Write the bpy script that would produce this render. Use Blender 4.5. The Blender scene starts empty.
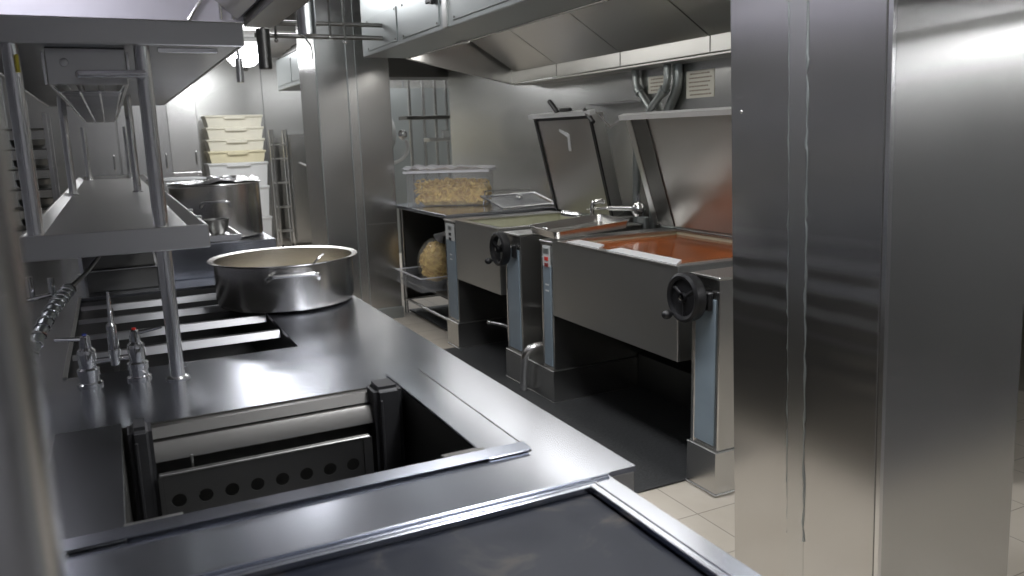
import bpy, bmesh, math, random
from math import sin, cos, pi, radians
from mathutils import Vector, Matrix
random.seed(7)
C = bpy.context.scene.collection
sc = bpy.context.scene

# ------------------------------------------------------------------ camera
F_PX, CX, CY = 802.8, 512.0, 288.0
YAW, PIT, ROL, H = radians(26.03), radians(-10.81), radians(-1.72), 1.55
Fv = Vector((sin(YAW) * cos(PIT), cos(YAW) * cos(PIT), sin(PIT)))
Rv = Vector((cos(YAW), -sin(YAW), 0)); Uv = Rv.cross(Fv)
R2 = Rv * cos(ROL) + Uv * sin(ROL); U2 = Uv * cos(ROL) - Rv * sin(ROL)
cd = bpy.data.cameras.new('camera'); cam = bpy.data.objects.new('camera', cd); C.objects.link(cam)
cam.matrix_world = Matrix(((R2.x, U2.x, -Fv.x, 0), (R2.y, U2.y, -Fv.y, 0), (R2.z, U2.z, -Fv.z, H), (0, 0, 0, 1)))
cd.sensor_width = 36; cd.lens = F_PX / 1024 * 36; cd.clip_start = .02
cd.dof.use_dof = True; cd.dof.focus_distance = 3.0; cd.dof.aperture_fstop = 4.5
sc.camera = cam

# ------------------------------------------------------------------ mesh helper
class MB:
    def __init__(s): s.bm = bmesh.new()
    def box(s, x0, x1, y0, y1, z0, z1, b=.002, rot=None, piv=None):
        r = bmesh.ops.create_cube(s.bm, size=1); vs = r['verts']
        for v in vs:
            v.co = Vector(((x0 + x1) / 2 + v.co.x * (x1 - x0), (y0 + y1) / 2 + v.co.y * (y1 - y0), (z0 + z1) / 2 + v.co.z * (z1 - z0)))
        b = min(b, .3 * min(abs(x1 - x0), abs(y1 - y0), abs(z1 - z0)))
        if b > 0:
            es = list({e for v in vs for e in v.link_edges})
            g = bmesh.ops.bevel(s.bm, geom=es, offset=b, segments=1, affect='EDGES', profile=.5)
            vs = list({v for f in g['faces'] for v in f.verts})
        if rot is not None:
            p = Vector(piv) if piv else Vector(((x0 + x1) / 2, (y0 + y1) / 2, (z0 + z1) / 2))
            bmesh.ops.transform(s.bm, matrix=Matrix.Translation(p) @ rot @ Matrix.Translation(-p), verts=vs)
        return s
    def tube(s, pts, r, n=14, r1=None, cap=True):
        pts = [Vector(p) for p in pts]; rings = []
        t0 = (pts[1] - pts[0]).normalized()
        a = t0.orthogonal().normalized()
        for i, p in enumerate(pts):
            if i == 0: t = t0
            elif i == len(pts) - 1: t = (pts[i] - pts[i - 1]).normalized()
            else: t = ((pts[i + 1] - p).normalized() + (p - pts[i - 1]).normalized()).normalized()
            a = (a - t * a.dot(t)).normalized(); bb = t.cross(a)
            rr = r if r1 is None else r + (r1 - r) * i / (len(pts) - 1)
            if isinstance(r, (list, tuple)): rr = r[i]
            rings.append([s.bm.verts.new(p + (a * cos(2 * pi * k / n) + bb * sin(2 * pi * k / n)) * rr) for k in range(n)])
        for A, B in zip(rings, rings[1:]):
            for k in range(n): s.bm.faces.new((A[k], A[(k + 1) % n], B[(k + 1) % n], B[k]))
        if cap: s.bm.faces.new(rings[0][::-1]); s.bm.faces.new(rings[-1])
        return s
    def lathe(s, prof, c, n=48, M=None):
        c = Vector(c); rings = []
        for r, z in prof:
            if r < 1e-5: rings.append([s.bm.verts.new((0, 0, z))])
            else: rings.append([s.bm.verts.new((r * cos(2 * pi * k / n), r * sin(2 * pi * k / n), z)) for k in range(n)])
        for A, B in zip(rings, rings[1:]):
            for k in range(n):
                q = [A[k % len(A)], A[(k + 1) % len(A)], B[(k + 1) % len(B)], B[k % len(B)]]
                q = list(dict.fromkeys(q))
                if len(q) > 2: s.bm.faces.new(q)
        vs = [v for g in rings for v in g]
        bmesh.ops.transform(s.bm, matrix=Matrix.Translation(c) @ (M or Matrix()), verts=vs)
        return s
    def prism(s, poly, ax, a0, a1):
        def P(u, v, a): return {'x': (a, u, v), 'y': (u, a, v), 'z': (u, v, a)}[ax]
        A = [s.bm.verts.new(P(u, v, a0)) for u, v in poly]; B = [s.bm.verts.new(P(u, v, a1)) for u, v in poly]
        s.bm.faces.new(A[::-1]); s.bm.faces.new(B); n = len(poly)
        for k in range(n): s.bm.faces.new((A[k], A[(k + 1) % n], B[(k + 1) % n], B[k]))
        return s
    def slab(s, pts, t):
        """convex polygon of 3-D points given thickness t along its normal"""
        p = [Vector(q) for q in pts]; nrm = (p[1] - p[0]).cross(p[2] - p[0]).normalized() * t
        A = [s.bm.verts.new(q) for q in p]; B = [s.bm.verts.new(q + nrm) for q in p]; n = len(p)
        s.bm.faces.new(A[::-1]); s.bm.faces.new(B)
        for k in range(n): s.bm.faces.new((A[k], A[(k + 1) % n], B[(k + 1) % n], B[k]))
        return s
    def sheet(s, x0, x1, y0, y1, z0, z1, holes):
        xs = sorted({x0, x1, *[h[0] for h in holes], *[h[1] for h in holes]}); ys = sorted({y0, y1, *[h[2] for h in holes], *[h[3] for h in holes]})
        V = {}
        def v(x, y):
            if (x, y) not in V: V[(x, y)] = s.bm.verts.new((x, y, z1))
            return V[(x, y)]
        fs = []
        for a, b in zip(xs, xs[1:]):
            for c, d in zip(ys, ys[1:]):
                mx, my = (a + b) / 2, (c + d) / 2
                if any(h[0] < mx < h[1] and h[2] < my < h[3] for h in holes): continue
                fs.append(s.bm.faces.new((v(a, c), v(b, c), v(b, d), v(a, d))))
        r = bmesh.ops.extrude_face_region(s.bm, geom=fs, use_keep_orig=True)
        for q in r['geom']:
            if isinstance(q, bmesh.types.BMVert): q.co.z = z0
        return s
    def perf(s, L, Wd, n, r, t, M, cy=None, cells=None):
        """plate L x Wd in local xy with n round holes, thickness t, placed by matrix M"""
        cw = L / n; fs = []; N = 32; cache = {}
        def v(x, y):
            k = (round(x, 5), round(y, 5))
            if k not in cache: cache[k] = s.bm.verts.new((x, y, 0))
            return cache[k]
        ch = min(Wd, cw); y0 = (Wd - ch) / 2 if cy is None else cy - ch / 2
        for i in range(n):
            x0 = -L / 2 + i * cw; cx, cyy = x0 + cw / 2, y0 + ch / 2
            sq, ci = [], []
            for k in range(N):
                a = 2 * pi * (k + .5) / N; m = max(abs(cos(a)), abs(sin(a)))
                a8 = 2 * pi * k / N + pi / 4
                m = max(abs(cos(a8)), abs(sin(a8)))
                sq.append(v(cx + cos(a8) / m * cw / 2, cyy + sin(a8) / m * ch / 2)); ci.append(s.bm.verts.new((cx + cos(a8) * r, cyy + sin(a8) * r, 0)))
            for k in range(N): fs.append(s.bm.faces.new((sq[k], sq[(k + 1) % N], ci[(k + 1) % N], ci[k])))
            for ya, yb in ((0, y0), (y0 + ch, Wd)):
                if yb - ya > 1e-4:
                    fs.append(s.bm.faces.new((s.bm.verts.new((x0, ya, 0)), s.bm.verts.new((x0 + cw, ya, 0)), s.bm.verts.new((x0 + cw, yb, 0)), s.bm.verts.new((x0, yb, 0)))))
        r_ = bmesh.ops.extrude_face_region(s.bm, geom=fs, use_keep_orig=True)
        for q in r_['geom']:
            if isinstance(q, bmesh.types.BMVert): q.co.z -= t
        bmesh.ops.transform(s.bm, matrix=M, verts=s.bm.verts[:])
        return s
    def ball(s, c, r, sc_=(1, 1, 1), sub=2, jit=0):
        g = bmesh.ops.create_icosphere(s.bm, subdivisions=sub, radius=r)
        for v in g['verts']:
            k = 1 + random.uniform(-jit, jit)
            v.co = Vector((v.co.x * sc_[0] * k + c[0], v.co.y * sc_[1] * k + c[1], v.co.z * sc_[2] * k + c[2]))
        return s
    def link(s, name, mat, parent=None, base=None, ang=28):
        bm = s.bm
        bmesh.ops.recalc_face_normals(bm, faces=bm.faces[:])
        if parent is not None:
            base = OFF[parent.name]
        elif base is None:
            lo = [min(v.co[i] for v in bm.verts) for i in range(3)]; hi = [max(v.co[i] for v in bm.verts) for i in range(3)]
            base = ((lo[0] + hi[0]) / 2, (lo[1] + hi[1]) / 2, lo[2])
        base = Vector(base)
        for v in bm.verts: v.co -= base
        for f in bm.faces: f.smooth = True
        for e in bm.edges:
            if len(e.link_faces) != 2 or e.calc_face_angle(0) > radians(ang): e.smooth = False
        me = bpy.data.meshes.new(name); bm.to_mesh(me); bm.free()
        if mat: me.materials.append(mat)
        o = bpy.data.objects.new(name, me); C.objects.link(o)
        if parent is not None: o.parent = parent
        else: o.location = base
        OFF[o.name] = base
        return o
OFF = {}
def tag(o, label=None, cat=None, group=None, kind=None):
    if label: o['label'] = label
    if cat: o['category'] = cat
    if group: o['group'] = group
    if kind: o['kind'] = kind
    return o
def thing(name, label, cat, loc, group=None):
    o = bpy.data.objects.new(name, None); C.objects.link(o); o.location = loc; o.empty_display_size = .05
    OFF[o.name] = Vector(loc); return tag(o, label, cat, group)
def struct(name, mb, mat, label=None, parent=None):
    o = mb.link(name, mat, parent)
    if parent is None: o['kind'] = 'structure'
    if label: o['label'] = label
    return o
def fillet(pts, rad, n=7):
    pts = [Vector(p) for p in pts]; out = [pts[0]]
    for a, b, c in zip(pts, pts[1:], pts[2:]):
        u, w = (a - b).normalized(), (c - b).normalized()
        d = min(rad, (a - b).length * .48, (c - b).length * .48)
        p, q = b + u * d, b + w * d
        for k in range(n + 1):
            t = k / n; out.append(p * (1 - t) ** 2 + b * 2 * t * (1 - t) + q * t * t)
    out.append(pts[-1]); return out
def RX(d): return Matrix.Rotation(radians(d), 4, 'X')
def RY(d): return Matrix.Rotation(radians(d), 4, 'Y')
def RZ(d): return Matrix.Rotation(radians(d), 4, 'Z')

# ------------------------------------------------------------------ materials
def newmat(name):
    m = bpy.data.materials.new(name); m.use_nodes = True; nt = m.node_tree
    return m, nt, nt.nodes['Principled BSDF'], nt.nodes.new, nt.links.new
def ramp(nt, fac, stops):
    r = nt.nodes.new('ShaderNodeValToRGB'); e = r.color_ramp.elements
    while len(e) < len(stops): e.new(.5)
    for i, (p, c) in enumerate(stops):
        e[i].position = p; e[i].color = (*c, 1) if len(c) == 3 else c
    nt.links.new(fac, r.inputs[0]); return r.outputs[0]
def steel(name, col=(.60, .595, .58), rough=.28, rv=.02, grain=(.6, .6, 12), bump=.0, wave=.0, wscale=2.0, smudge=.08, metal=1.0, aniso=.0, sscale=2.2, ripple=0):
    m, nt, p, N, L = newmat(name)
    tc = N('ShaderNodeTexCoord'); mp = N('ShaderNodeMapping'); mp.inputs['Scale'].default_value = grain
    L(tc.outputs['Object'], mp.inputs[0])
    n1 = N('ShaderNodeTexNoise'); n1.inputs['Scale'].default_value = 3; n1.inputs['Detail'].default_value = 4; L(mp.outputs[0], n1.inputs[0])
    n2 = N('ShaderNodeTexNoise'); n2.inputs['Scale'].default_value = sscale; n2.inputs['Detail'].default_value = 1; n2.inputs['Roughness'].default_value = .4; L(tc.outputs['Object'], n2.inputs[0])
    a = N('ShaderNodeMath'); a.operation = 'MULTIPLY_ADD'; a.inputs[1].default_value = rv; a.inputs[2].default_value = rough - rv / 2; L(n1.outputs[0], a.inputs[0])
    b = N('ShaderNodeMath'); b.operation = 'MULTIPLY_ADD'; b.inputs[1].default_value = smudge; L(n2.outputs[0], b.inputs[0]); L(a.outputs[0], b.inputs[2])
    c = N('ShaderNodeMath'); c.operation = 'SUBTRACT'; c.inputs[1].default_value = smudge / 2; L(b.outputs[0], c.inputs[0])
    L(c.outputs[0], p.inputs['Roughness'])
    lo = tuple(x * .985 for x in col); hi = tuple(min(1, x * 1.015) for x in col)
    L(ramp(nt, n2.outputs[0], [(.35, lo), (.65, hi)]), p.inputs['Base Color'])
    p.inputs['Metallic'].default_value = metal
    p.inputs['Anisotropic'].default_value = aniso
    nrm = None
    def add_bump(h, st, dist):
        nonlocal nrm
        bp = N('ShaderNodeBump'); bp.inputs['Strength'].default_value = st; bp.inputs['Distance'].default_value = dist; L(h, bp.inputs['Height'])
        if nrm is not None: L(nrm, bp.inputs['Normal'])
        nrm = bp.outputs[0]
    if wave:
        n3 = N('ShaderNodeTexNoise'); n3.inputs['Scale'].default_value = wscale; n3.inputs['Detail'].default_value = 0; L(tc.outputs['Object'], n3.inputs[0]); add_bump(n3.outputs[0], wave, .05)
    if ripple:
        wv = N('ShaderNodeTexWave'); wv.bands_direction = 'Z'; wv.inputs['Scale'].default_value = 4.2; wv.inputs['Distortion'].default_value = 2.2; wv.inputs['Detail'].default_value = 1; wv.inputs['Detail Scale'].default_value = .8
        L(tc.outputs['Object'], wv.inputs[0])
        sx0 = N('ShaderNodeSeparateXYZ'); L(tc.outputs['Object'], sx0.inputs[0]); sx = N('ShaderNodeMath'); sx.operation = 'MULTIPLY'; sx.inputs[1].default_value = .8; L(sx0.outputs[2], sx.inputs[0])
        msk = ramp(nt, sx.outputs[0], [(.62, (0, 0, 0)), (.78, (1, 1, 1)), (.92, (1, 1, 1)), (1.0, (0, 0, 0))])
        mu = N('ShaderNodeMath'); mu.operation = 'MULTIPLY'; L(wv.outputs[1], mu.inputs[0]); L(msk, mu.inputs[1]); add_bump(mu.outputs[0], ripple, .02)
    if bump: add_bump(n1.outputs[0], bump, .002)
    if nrm is not None: L(nrm, p.inputs['Normal'])
    return m
def plain(name, col, rough=.5, metal=0, spec=.5, var=.15, scale=8, bump=0, alpha=None):
    m, nt, p, N, L = newmat(name)
    tc = N('ShaderNodeTexCoord'); n = N('ShaderNodeTexNoise'); n.inputs['Scale'].default_value = scale; n.inputs['Detail'].default_value = 5; L(tc.outputs['Object'], n.inputs[0])
    L(ramp(nt, n.outputs[0], [(.3, tuple(c * (1 - var) for c in col)), (.7, tuple(min(1, c * (1 + var)) for c in col))]), p.inputs['Base Color'])
    p.inputs['Roughness'].default_value = rough; p.inputs['Metallic'].default_value = metal; p.inputs['Specular IOR Level'].default_value = spec
    if bump:
        b = N('ShaderNodeBump'); b.inputs['Strength'].default_value = bump; b.inputs['Distance'].default_value = .01; L(n.outputs[0], b.inputs['Height']); L(b.outputs[0], p.inputs['Normal'])
    if alpha is not None: p.inputs['Alpha'].default_value = alpha
    return m
def emit(name, col, s):
    m = bpy.data.materials.new(name); m.use_nodes = True; nt = m.node_tree; nt.nodes.remove(nt.nodes['Principled BSDF'])
    e = nt.nodes.new('ShaderNodeEmission'); e.inputs[0].default_value = (*col, 1); e.inputs[1].default_value = s
    nt.links.new(e.outputs[0], nt.nodes['Material Output'].inputs[0]); return m

S = steel('brushed_steel', rough=.30, wave=.06)
S_V = steel('brushed_steel_upright', rough=.27, rv=0, grain=(.6, .6, 10), smudge=0)
S_PIL = steel('wrapped_steel', (.60, .59, .575), rough=.22, rv=.03, grain=(.6, .6, 14), wave=.14, wscale=1.1, smudge=.06, ripple=.09)
S_COL = steel('column_cladding', (.58, .575, .56), rough=.24, wave=.12, wscale=1.6)
S_TOP = steel('worktop_steel', (.525, .545, .60), rough=.215, rv=.03, grain=(10, .6, 1), wave=.05, smudge=.09)
S_DK = steel('oxidised_and_shade_steel', (.16, .158, .15), rough=.42, smudge=.2)  # oxidised parts; also the painted shade under the shelf
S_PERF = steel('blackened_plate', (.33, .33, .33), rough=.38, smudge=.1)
S_IN = steel('near_black_steel', (.10, .10, .10), rough=.5, smudge=.2)  # even near-black steel for the channel liner
S_WALL = steel('wall_cladding_steel', (.62, .62, .60), rough=.27, rv=0, grain=(.6, .6, 10), smudge=0)
S_HOOD = steel('hood_steel', (.60, .595, .575), rough=.32, wave=.08)
S_GALV = steel('galvanised_steel', (.38, .405, .40), rough=.36, rv=0, grain=(1, 1, 1), smudge=.06, metal=.85)
S_PAN = steel('skillet_steel', (.53, .535, .525), rough=.36, grain=(.6, .6, 10), wave=.06)
S_POT = steel('pot_steel', (.58, .565, .54), rough=.24, grain=(.6, .6, 10), smudge=.15)
CHR = steel('chrome', (.75, .75, .75), rough=.10, rv=.03, smudge=.05, bump=0)
TUBE = steel('polished_tube', (.76, .755, .75), rough=.22, rv=.03, grain=(2, 2, 2), bump=.01)
IRON = plain('black_iron', (.032, .032, .034), .42, spec=.4)
PLATE, _nt, _p, _N, _L = newmat('griddle_plate')
_tc = _N('ShaderNodeTexCoord'); _n = _N('ShaderNodeTexNoise'); _n.inputs['Scale'].default_value = 6.5; _n.inputs['Detail'].default_value = 6; _n.inputs['Distortion'].default_value = .8; _L(_tc.outputs['Object'], _n.inputs[0])
_L(ramp(_nt, _n.outputs[0], [(.46, (.008, .010, .017)), (.54, (.012, .014, .021)), (.60, (.032, .031, .033)), (.66, (.06, .05, .045)), (.74, (.13, .095, .065))]), _p.inputs['Base Color'])
_L(ramp(_nt, _n.outputs[0], [(.35, (.30,) * 3), (.7, (.55,) * 3)]), _p.inputs['Roughness']); _p.inputs['Specular IOR Level'].default_value = .16
PLASTIC_BK = plain('black_plastic', (.007, .007, .008), .42)
WALLP = plain('grey_wall_paint', (.50, .51, .55), .5, var=.05)
S_BAR = steel('worn_bar_steel', (.50, .50, .51), rough=.38)
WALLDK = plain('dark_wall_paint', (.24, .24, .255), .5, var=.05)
LIT_WHITE = plain('lit_hood_white', (.72, .71, .77), .35, var=.03)  # white base colour stands in for the overexposed hood steel
S_CARC = steel('dull_carcass_steel', (.13, .128, .125), rough=.42, rv=0, smudge=0)
S_RAIL = steel('dark_brownish_steel', (.25, .243, .23), rough=.36)  # even dark grey-brown steel for rails and pipes
S_SHADE = steel('shade_toned_steel', (.22, .225, .235), rough=.30)  # shade and dark reflection put into the steel colour
S_SHEEN = steel('sheen_whitened_steel', (.80, .81, .82), rough=.35, metal=.6)  # whitened colour stands in for the light these parts reflect
RUBBER = plain('rubber_mat', (.030, .031, .032), .55, bump=.3, scale=60)
BLUEGREY = plain('blue_grey_panel', (.21, .26, .30), .38, var=.06)
RED = plain('red_indicator', (.65, .03, .02), .35); DKRED = plain('dark_red_indicator', (.22, .02, .02), .35); WHITE_LBL = plain('pale_label', (.62, .63, .62), .5, var=.05)
BLUE = plain('blue_cap', (.03, .06, .35), .4)
CREAM = plain('cream_plastic', (.78, .72, .50), .45, var=.04); WHITEP = plain('white_plastic', (.78, .79, .78), .45, var=.04); OFFW = plain('ivory_plastic', (.80, .77, .64), .45, var=.04)
SOUP = plain('tomato_soup', (.19, .050, .011), .14, spec=.3, var=.55, scale=2.5, bump=.1)
STEW = plain('pale_stew', (.62, .55, .41), .3, var=.35, scale=25, bump=.4)
PASTA = plain('dry_pasta', (.92, .56, .21), .5, var=.40, scale=26)
PAPER = plain('paper', (.74, .72, .64), .7, var=.04); INK = plain('brown_print', (.33, .28, .22), .8); STICK = plain('yellow_sticker', (.62, .52, .06), .6)
FOIL = steel('crumpled_foil', (.7, .7, .7), rough=.25, bump=.2, grain=(9, 9, 9))
CEIL = plain('ceiling_paint', (.78, .78, .79), .8, var=.05)
GROUT_DK = plain('brown_stain', (.16, .12, .07), .6)
PALE_IN = plain('pan_interior', (.58, .58, .44), .35, metal=.4, var=.08)
LIDIN = steel('lid_inside', (.50, .485, .46), rough=.36, grain=(.6, 10, .6), smudge=.2)
# clear plastics
def clear(name, col, fac, rough=.12):
    m = bpy.data.materials.new(name); m.use_nodes = True; nt = m.node_tree; nt.nodes.remove(nt.nodes['Principled BSDF']); N, L = nt.nodes.new, nt.links.new
    t = N('ShaderNodeBsdfTransparent'); t.inputs[0].default_value = (.95, .95, .95, 1)
    d = N('ShaderNodeBsdfPrincipled'); d.inputs['Base Color'].default_value = (*col, 1); d.inputs['Roughness'].default_value = rough
    mx = N('ShaderNodeMixShader'); mx.inputs[0].default_value = fac
    L(t.outputs[0], mx.inputs[1]); L(d.outputs[0], mx.inputs[2]); L(mx.outputs[0], nt.nodes['Material Output'].inputs[0]); return m
CLEAR = clear('clear_plastic', (.80, .82, .85), .08); FILM = clear('cling_film', (.84, .84, .88), .62, .25); BAGF = clear('bag_film', (.8, .78, .7), .14)
# tiled floor
TILE, _nt, _p, _N, _L = newmat('cream_floor_tiles')
_tc = _N('ShaderNodeTexCoord'); _b = _N('ShaderNodeTexBrick'); _b.offset = 0; _b.inputs['Scale'].default_value = 1
_b.inputs['Brick Width'].default_value = .30; _b.inputs['Row Height'].default_value = .30; _b.inputs['Mortar Size'].default_value = .003; _b.inputs['Mortar Smooth'].default_value = .2
_b.inputs['Color1'].default_value = (.50, .455, .39, 1); _b.inputs['Color2'].default_value = (.475, .43, .365, 1); _b.inputs['Mortar'].default_value = (.24, .215, .18, 1)
_L(_tc.outputs['Object'], _b.inputs[0]); _n = _N('ShaderNodeTexNoise'); _n.inputs['Scale'].default_value = 5; _n.inputs['Detail'].default_value = 6; _L(_tc.outputs['Object'], _n.inputs[0])
_m = _N('ShaderNodeMixRGB'); _m.blend_type = 'MULTIPLY'; _m.inputs[0].default_value = .5; _L(_b.outputs[0], _m.inputs[1]); _L(ramp(_nt, _n.outputs[0], [(.3, (.78, .76, .72)), (.7, (1, 1, 1))]), _m.inputs[2]); _L(_m.outputs[0], _p.inputs['Base Color'])
_p.inputs['Roughness'].default_value = .42
LAMP = emit('lamp_diffuser', (.96, .97, 1.0), 5.0); LAMP_HOOD = emit('hood_lamp', (1.0, .98, .94), 2.0); LAMP_IS = emit('island_hood_lamp', (.92, .91, 1.0), 5.0); LAMP_STRIP = emit('strip_diffuser', (.96, .97, 1), 22.0); LAMP_FAR = emit('far_lamp', (.97, .98, 1), 26.0)

def area(name, x0, x1, y0, y1, z, col, rad, parent):
    """downward rectangular lamp of radiance rad just under a diffuser"""
    l = bpy.data.lights.new(name, 'AREA'); l.shape = 'RECTANGLE'; l.size = x1 - x0; l.size_y = y1 - y0; l.color = col
    l.energy = rad * pi * (x1 - x0) * (y1 - y0)
    o = bpy.data.objects.new(name, l); C.objects.link(o); o.parent = parent
    o.location = Vector(((x0 + x1) / 2, (y0 + y1) / 2, z)) - OFF[parent.name]; return o
COOL, WARM, VIO = (.96, .97, 1.0), (1.0, .98, .94), (.92, .91, 1.0)
# ------------------------------------------------------------------ room shell
RX0, RX1, RY0, RY1, CZ = -2.4, 4.6, -2.6, 13.4, 2.85
WX, WE = 3.25, 8.03
struct('floor', MB().box(RX0, RX1, .45, RY1, -.1, 0, 0), TILE)
struct('floor_front_added', MB().box(RX0, RX1, RY0, .45, -.1, 0, 0), plain('reflection_darkening_floor', (.11, .108, .11), .4, var=.1))  # unseen dark floor, added to darken reflections in the post and pillar
struct('ceiling', MB().box(RX0, RX1, RY0, RY1, CZ, CZ + .1, 0), CEIL)
struct('wall_right', MB().box(WX, WX + .1, 2.0, 6.13, 0, CZ, .002).box(WX + .006, WX + .1, 6.136, WE, 0, CZ, .002), S_WALL)
struct('wall_recess', MB().box(WX + .1, RX1, WE - .1, WE, 0, CZ, .002), S_WALL)
struct('wall_far_right', MB().box(RX1, RX1 + .1, RY0, RY1, 0, CZ, 0), S_WALL)
mb = MB()
for k in range(6):
    a = RX0 + k * (RX1 - RX0) / 6; mb.box(a, a + (RX1 - RX0) / 6 - .008, RY1, RY1 + .1, 0, CZ, .002)
struct('wall_back', mb, S_WALL)
struct('wall_left', MB().box(RX0 - .1, RX0, RY0, RY1, 0, CZ, 0), WALLP)
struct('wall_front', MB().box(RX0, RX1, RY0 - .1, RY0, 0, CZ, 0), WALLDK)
struct('beam_and_shade', MB().box(2.3, RX1, 8.2, 8.6, 2.17, CZ, .003).box(-2.39, 2.3, 8.0, 8.4, 2.62, CZ - .001, .003), S_DK)  # right box is the lintel; left box stands in for shadowed ceiling

# near steel clad pillar, leaning a touch
PX, PYn, PYf, PXr = 1.75, 1.400, 1.975, 2.335
pr = thing('pillar', None, None, (PX, PYn, 0)); pr['kind'] = 'structure'; pr['label'] = 'tall steel clad pillar nearest the camera, wrapped in dented sheets'
del_keys = [k for k in ('category',) if k in pr]
pb = MB().box(PX + .006, PXr, PYn + .006, PYf, 0, CZ, .003); pb.link('cladding_core', S_PIL, pr)
pz = .0
MB().box(PX, PX + .006, 1.728, PYf, 0, CZ, .0015).link('side_sheet', S_PIL, pr)
MB().box(PX, PX + .006, PYn + .018, 1.674, 0, CZ, .0015).link('side_sheet', S_PIL, pr)
mb = MB().box(PX - .003, PX + .005, 1.668, 1.734, 0, CZ, .003)
mb.link('joint_strip', S_V, pr)
# ragged silicone beads down both sides of the strip
for yb in (1.734, 1.668):
    pts = []; z = .3; rr = []
    while z < 2.2:
        pts.append((PX - .001, yb + random.uniform(-.003, .003), z)); rr.append(random.choice((.0015, .002, .003, .004))); z += random.uniform(.01, .04)
    MB().tube(pts, rr, 6).link('sealant_bead', S_GALV, pr)
MB().prism([(PX - .003, PYn - .003), (PX + .010, PYn - .003), (PX + .010, PYn + .010), (PX - .003, PYn + .010)], 'z', 0, CZ).link('corner_trim', TUBE, pr)
MB().box(PX + .014, PXr, PYn, PYn + .006, 0, CZ, .0015).link('front_sheet', S_COL, pr)
mb = MB()
for (y, z) in ((1.93, 1.60), ):
    mb.lathe([(.006, 0), (.005, .003), (0, .004)], (PX, y, z), 14, RY(-90))
mb.link('rivet', S_V, pr)
axis = Vector((Fv.x, Fv.y, 0)).normalized()
piv = Vector((PX, 1.7, 1.25))
LEAN = Matrix.Translation(piv) @ Matrix.Rotation(-.030, 4, axis) @ Matrix.Translation(-piv)
pr.matrix_world = LEAN @ Matrix.Translation(pr.location)

# far steel clad column
fc = thing('column', None, None, (1.85, 6.9, 0)); fc['kind'] = 'structure'; fc['label'] = 'steel clad column beyond the skillets with a sealed joint strip'
MB().box(1.55, 2.16, 6.63, 7.25, .1, CZ, .004).link('cladding', S_COL, fc)
MB().box(1.80, 1.876, 6.624, 6.632, .1, CZ, .003).link('joint_strip', S_V, fc)
MB().box(1.548, 1.556, 6.624, 6.632, .1, CZ, .001).tube([(1.80, 6.625, .1), (1.803, 6.624, 1.0), (1.80, 6.625, CZ)], .004, 6).tube([(1.876, 6.625, .1), (1.874, 6.624, 1.2), (1.876, 6.625, CZ)], .0035, 6).link('sealant_bead', S_GALV, fc)
MB().box(1.802, 2.158, 6.626, 6.634, .83, .84, .001).link('sheet_seam', S_V, fc)
MB().box(1.54, 2.17, 6.62, 7.26, 0, .1, .004).link('base_band', S_GALV, fc)

# ------------------------------------------------------------------ cooking island
Z = .87
isl = thing('cooking_island', 'long steel cooking island counter with an open well and bar covered channel', 'counter', (.1, 2.9, 0))
HOLE1 = (-.05, .655, 1.50, 2.115); HOLE2 = (-.19, .50, 2.68, 4.12)
MB().sheet(-.85, .905, 1.296, 7.35, Z - .012, Z, [HOLE1, HOLE2]).link('worktop', S_TOP, isl)
MB().box(.893, .903, 1.30, 7.35, .80, Z - .013, .002).box(-.85, .903, 1.298, 1.308, .70, Z - .013, .002).link('worktop_edge', S, isl)
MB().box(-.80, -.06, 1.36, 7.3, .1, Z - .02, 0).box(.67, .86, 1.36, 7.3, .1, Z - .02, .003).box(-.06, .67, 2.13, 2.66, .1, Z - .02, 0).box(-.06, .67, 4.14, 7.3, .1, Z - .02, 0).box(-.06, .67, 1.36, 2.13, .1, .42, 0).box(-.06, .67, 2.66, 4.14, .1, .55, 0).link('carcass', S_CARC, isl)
MB().box(-.74, .80, 1.4, 7.25, 0, .1, 0).link('plinth', S_DK, isl)
# liners of the two openings
def liner(h, z0, mat, name):
    x0, x1, y0, y1 = h; t = .004
    return MB().box(x0 - t, x0, y0, y1, z0, Z - .012, 0).box(x1, x1 + t, y0, y1, z0, Z - .012, 0).box(x0, x1, y0 - t, y0, z0, Z - .012, 0).box(x0, x1, y1, y1 + t, z0, Z - .012, 0).box(x0, x1, y0, y1, z0 - t, z0, 0).link(name, mat, isl)
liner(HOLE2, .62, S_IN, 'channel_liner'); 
for k, yb in enumerate((2.98, 3.28, 3.60, 3.90)):
    mb = MB().prism([(yb - .004, Z - .032), (yb + .008, Z - .006), (yb + .030, Z - .006), (yb + .030, Z - .010), (yb + .012, Z - .010), (yb + .001, Z - .034)], 'x', -.185, .495)
    mb.link('cross_bar', S_BAR, isl)
MB().box(-.20, -.186, 2.68, 4.12, Z, Z + .006, .002).link('channel_trim', S, isl)

# drop-in char well
well = thing('char_well', 'open well in the island with a perforated plate between two black guards', 'cooking well', (.3, 1.83, .45))
x0, x1, y0, y1 = HOLE1
t = .004
MB().box(x0 + .001, x0 + t, y0 + .001, y1 - .001, .46, Z, 0).box(x1 - t, x1 - .001, y0 + .001, y1 - .001, .46, Z, 0).box(x0 + t, x1 - t, y0 + .001, y0 + t, .46, Z, 0).box(x0 + t, x1 - t, y1 - t, y1 - .001, .46, Z, 0).box(x0 + t, x1 - t, y0 + t, y1 - t, .455, .46, 0).link('liner', S_DK, well)
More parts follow.
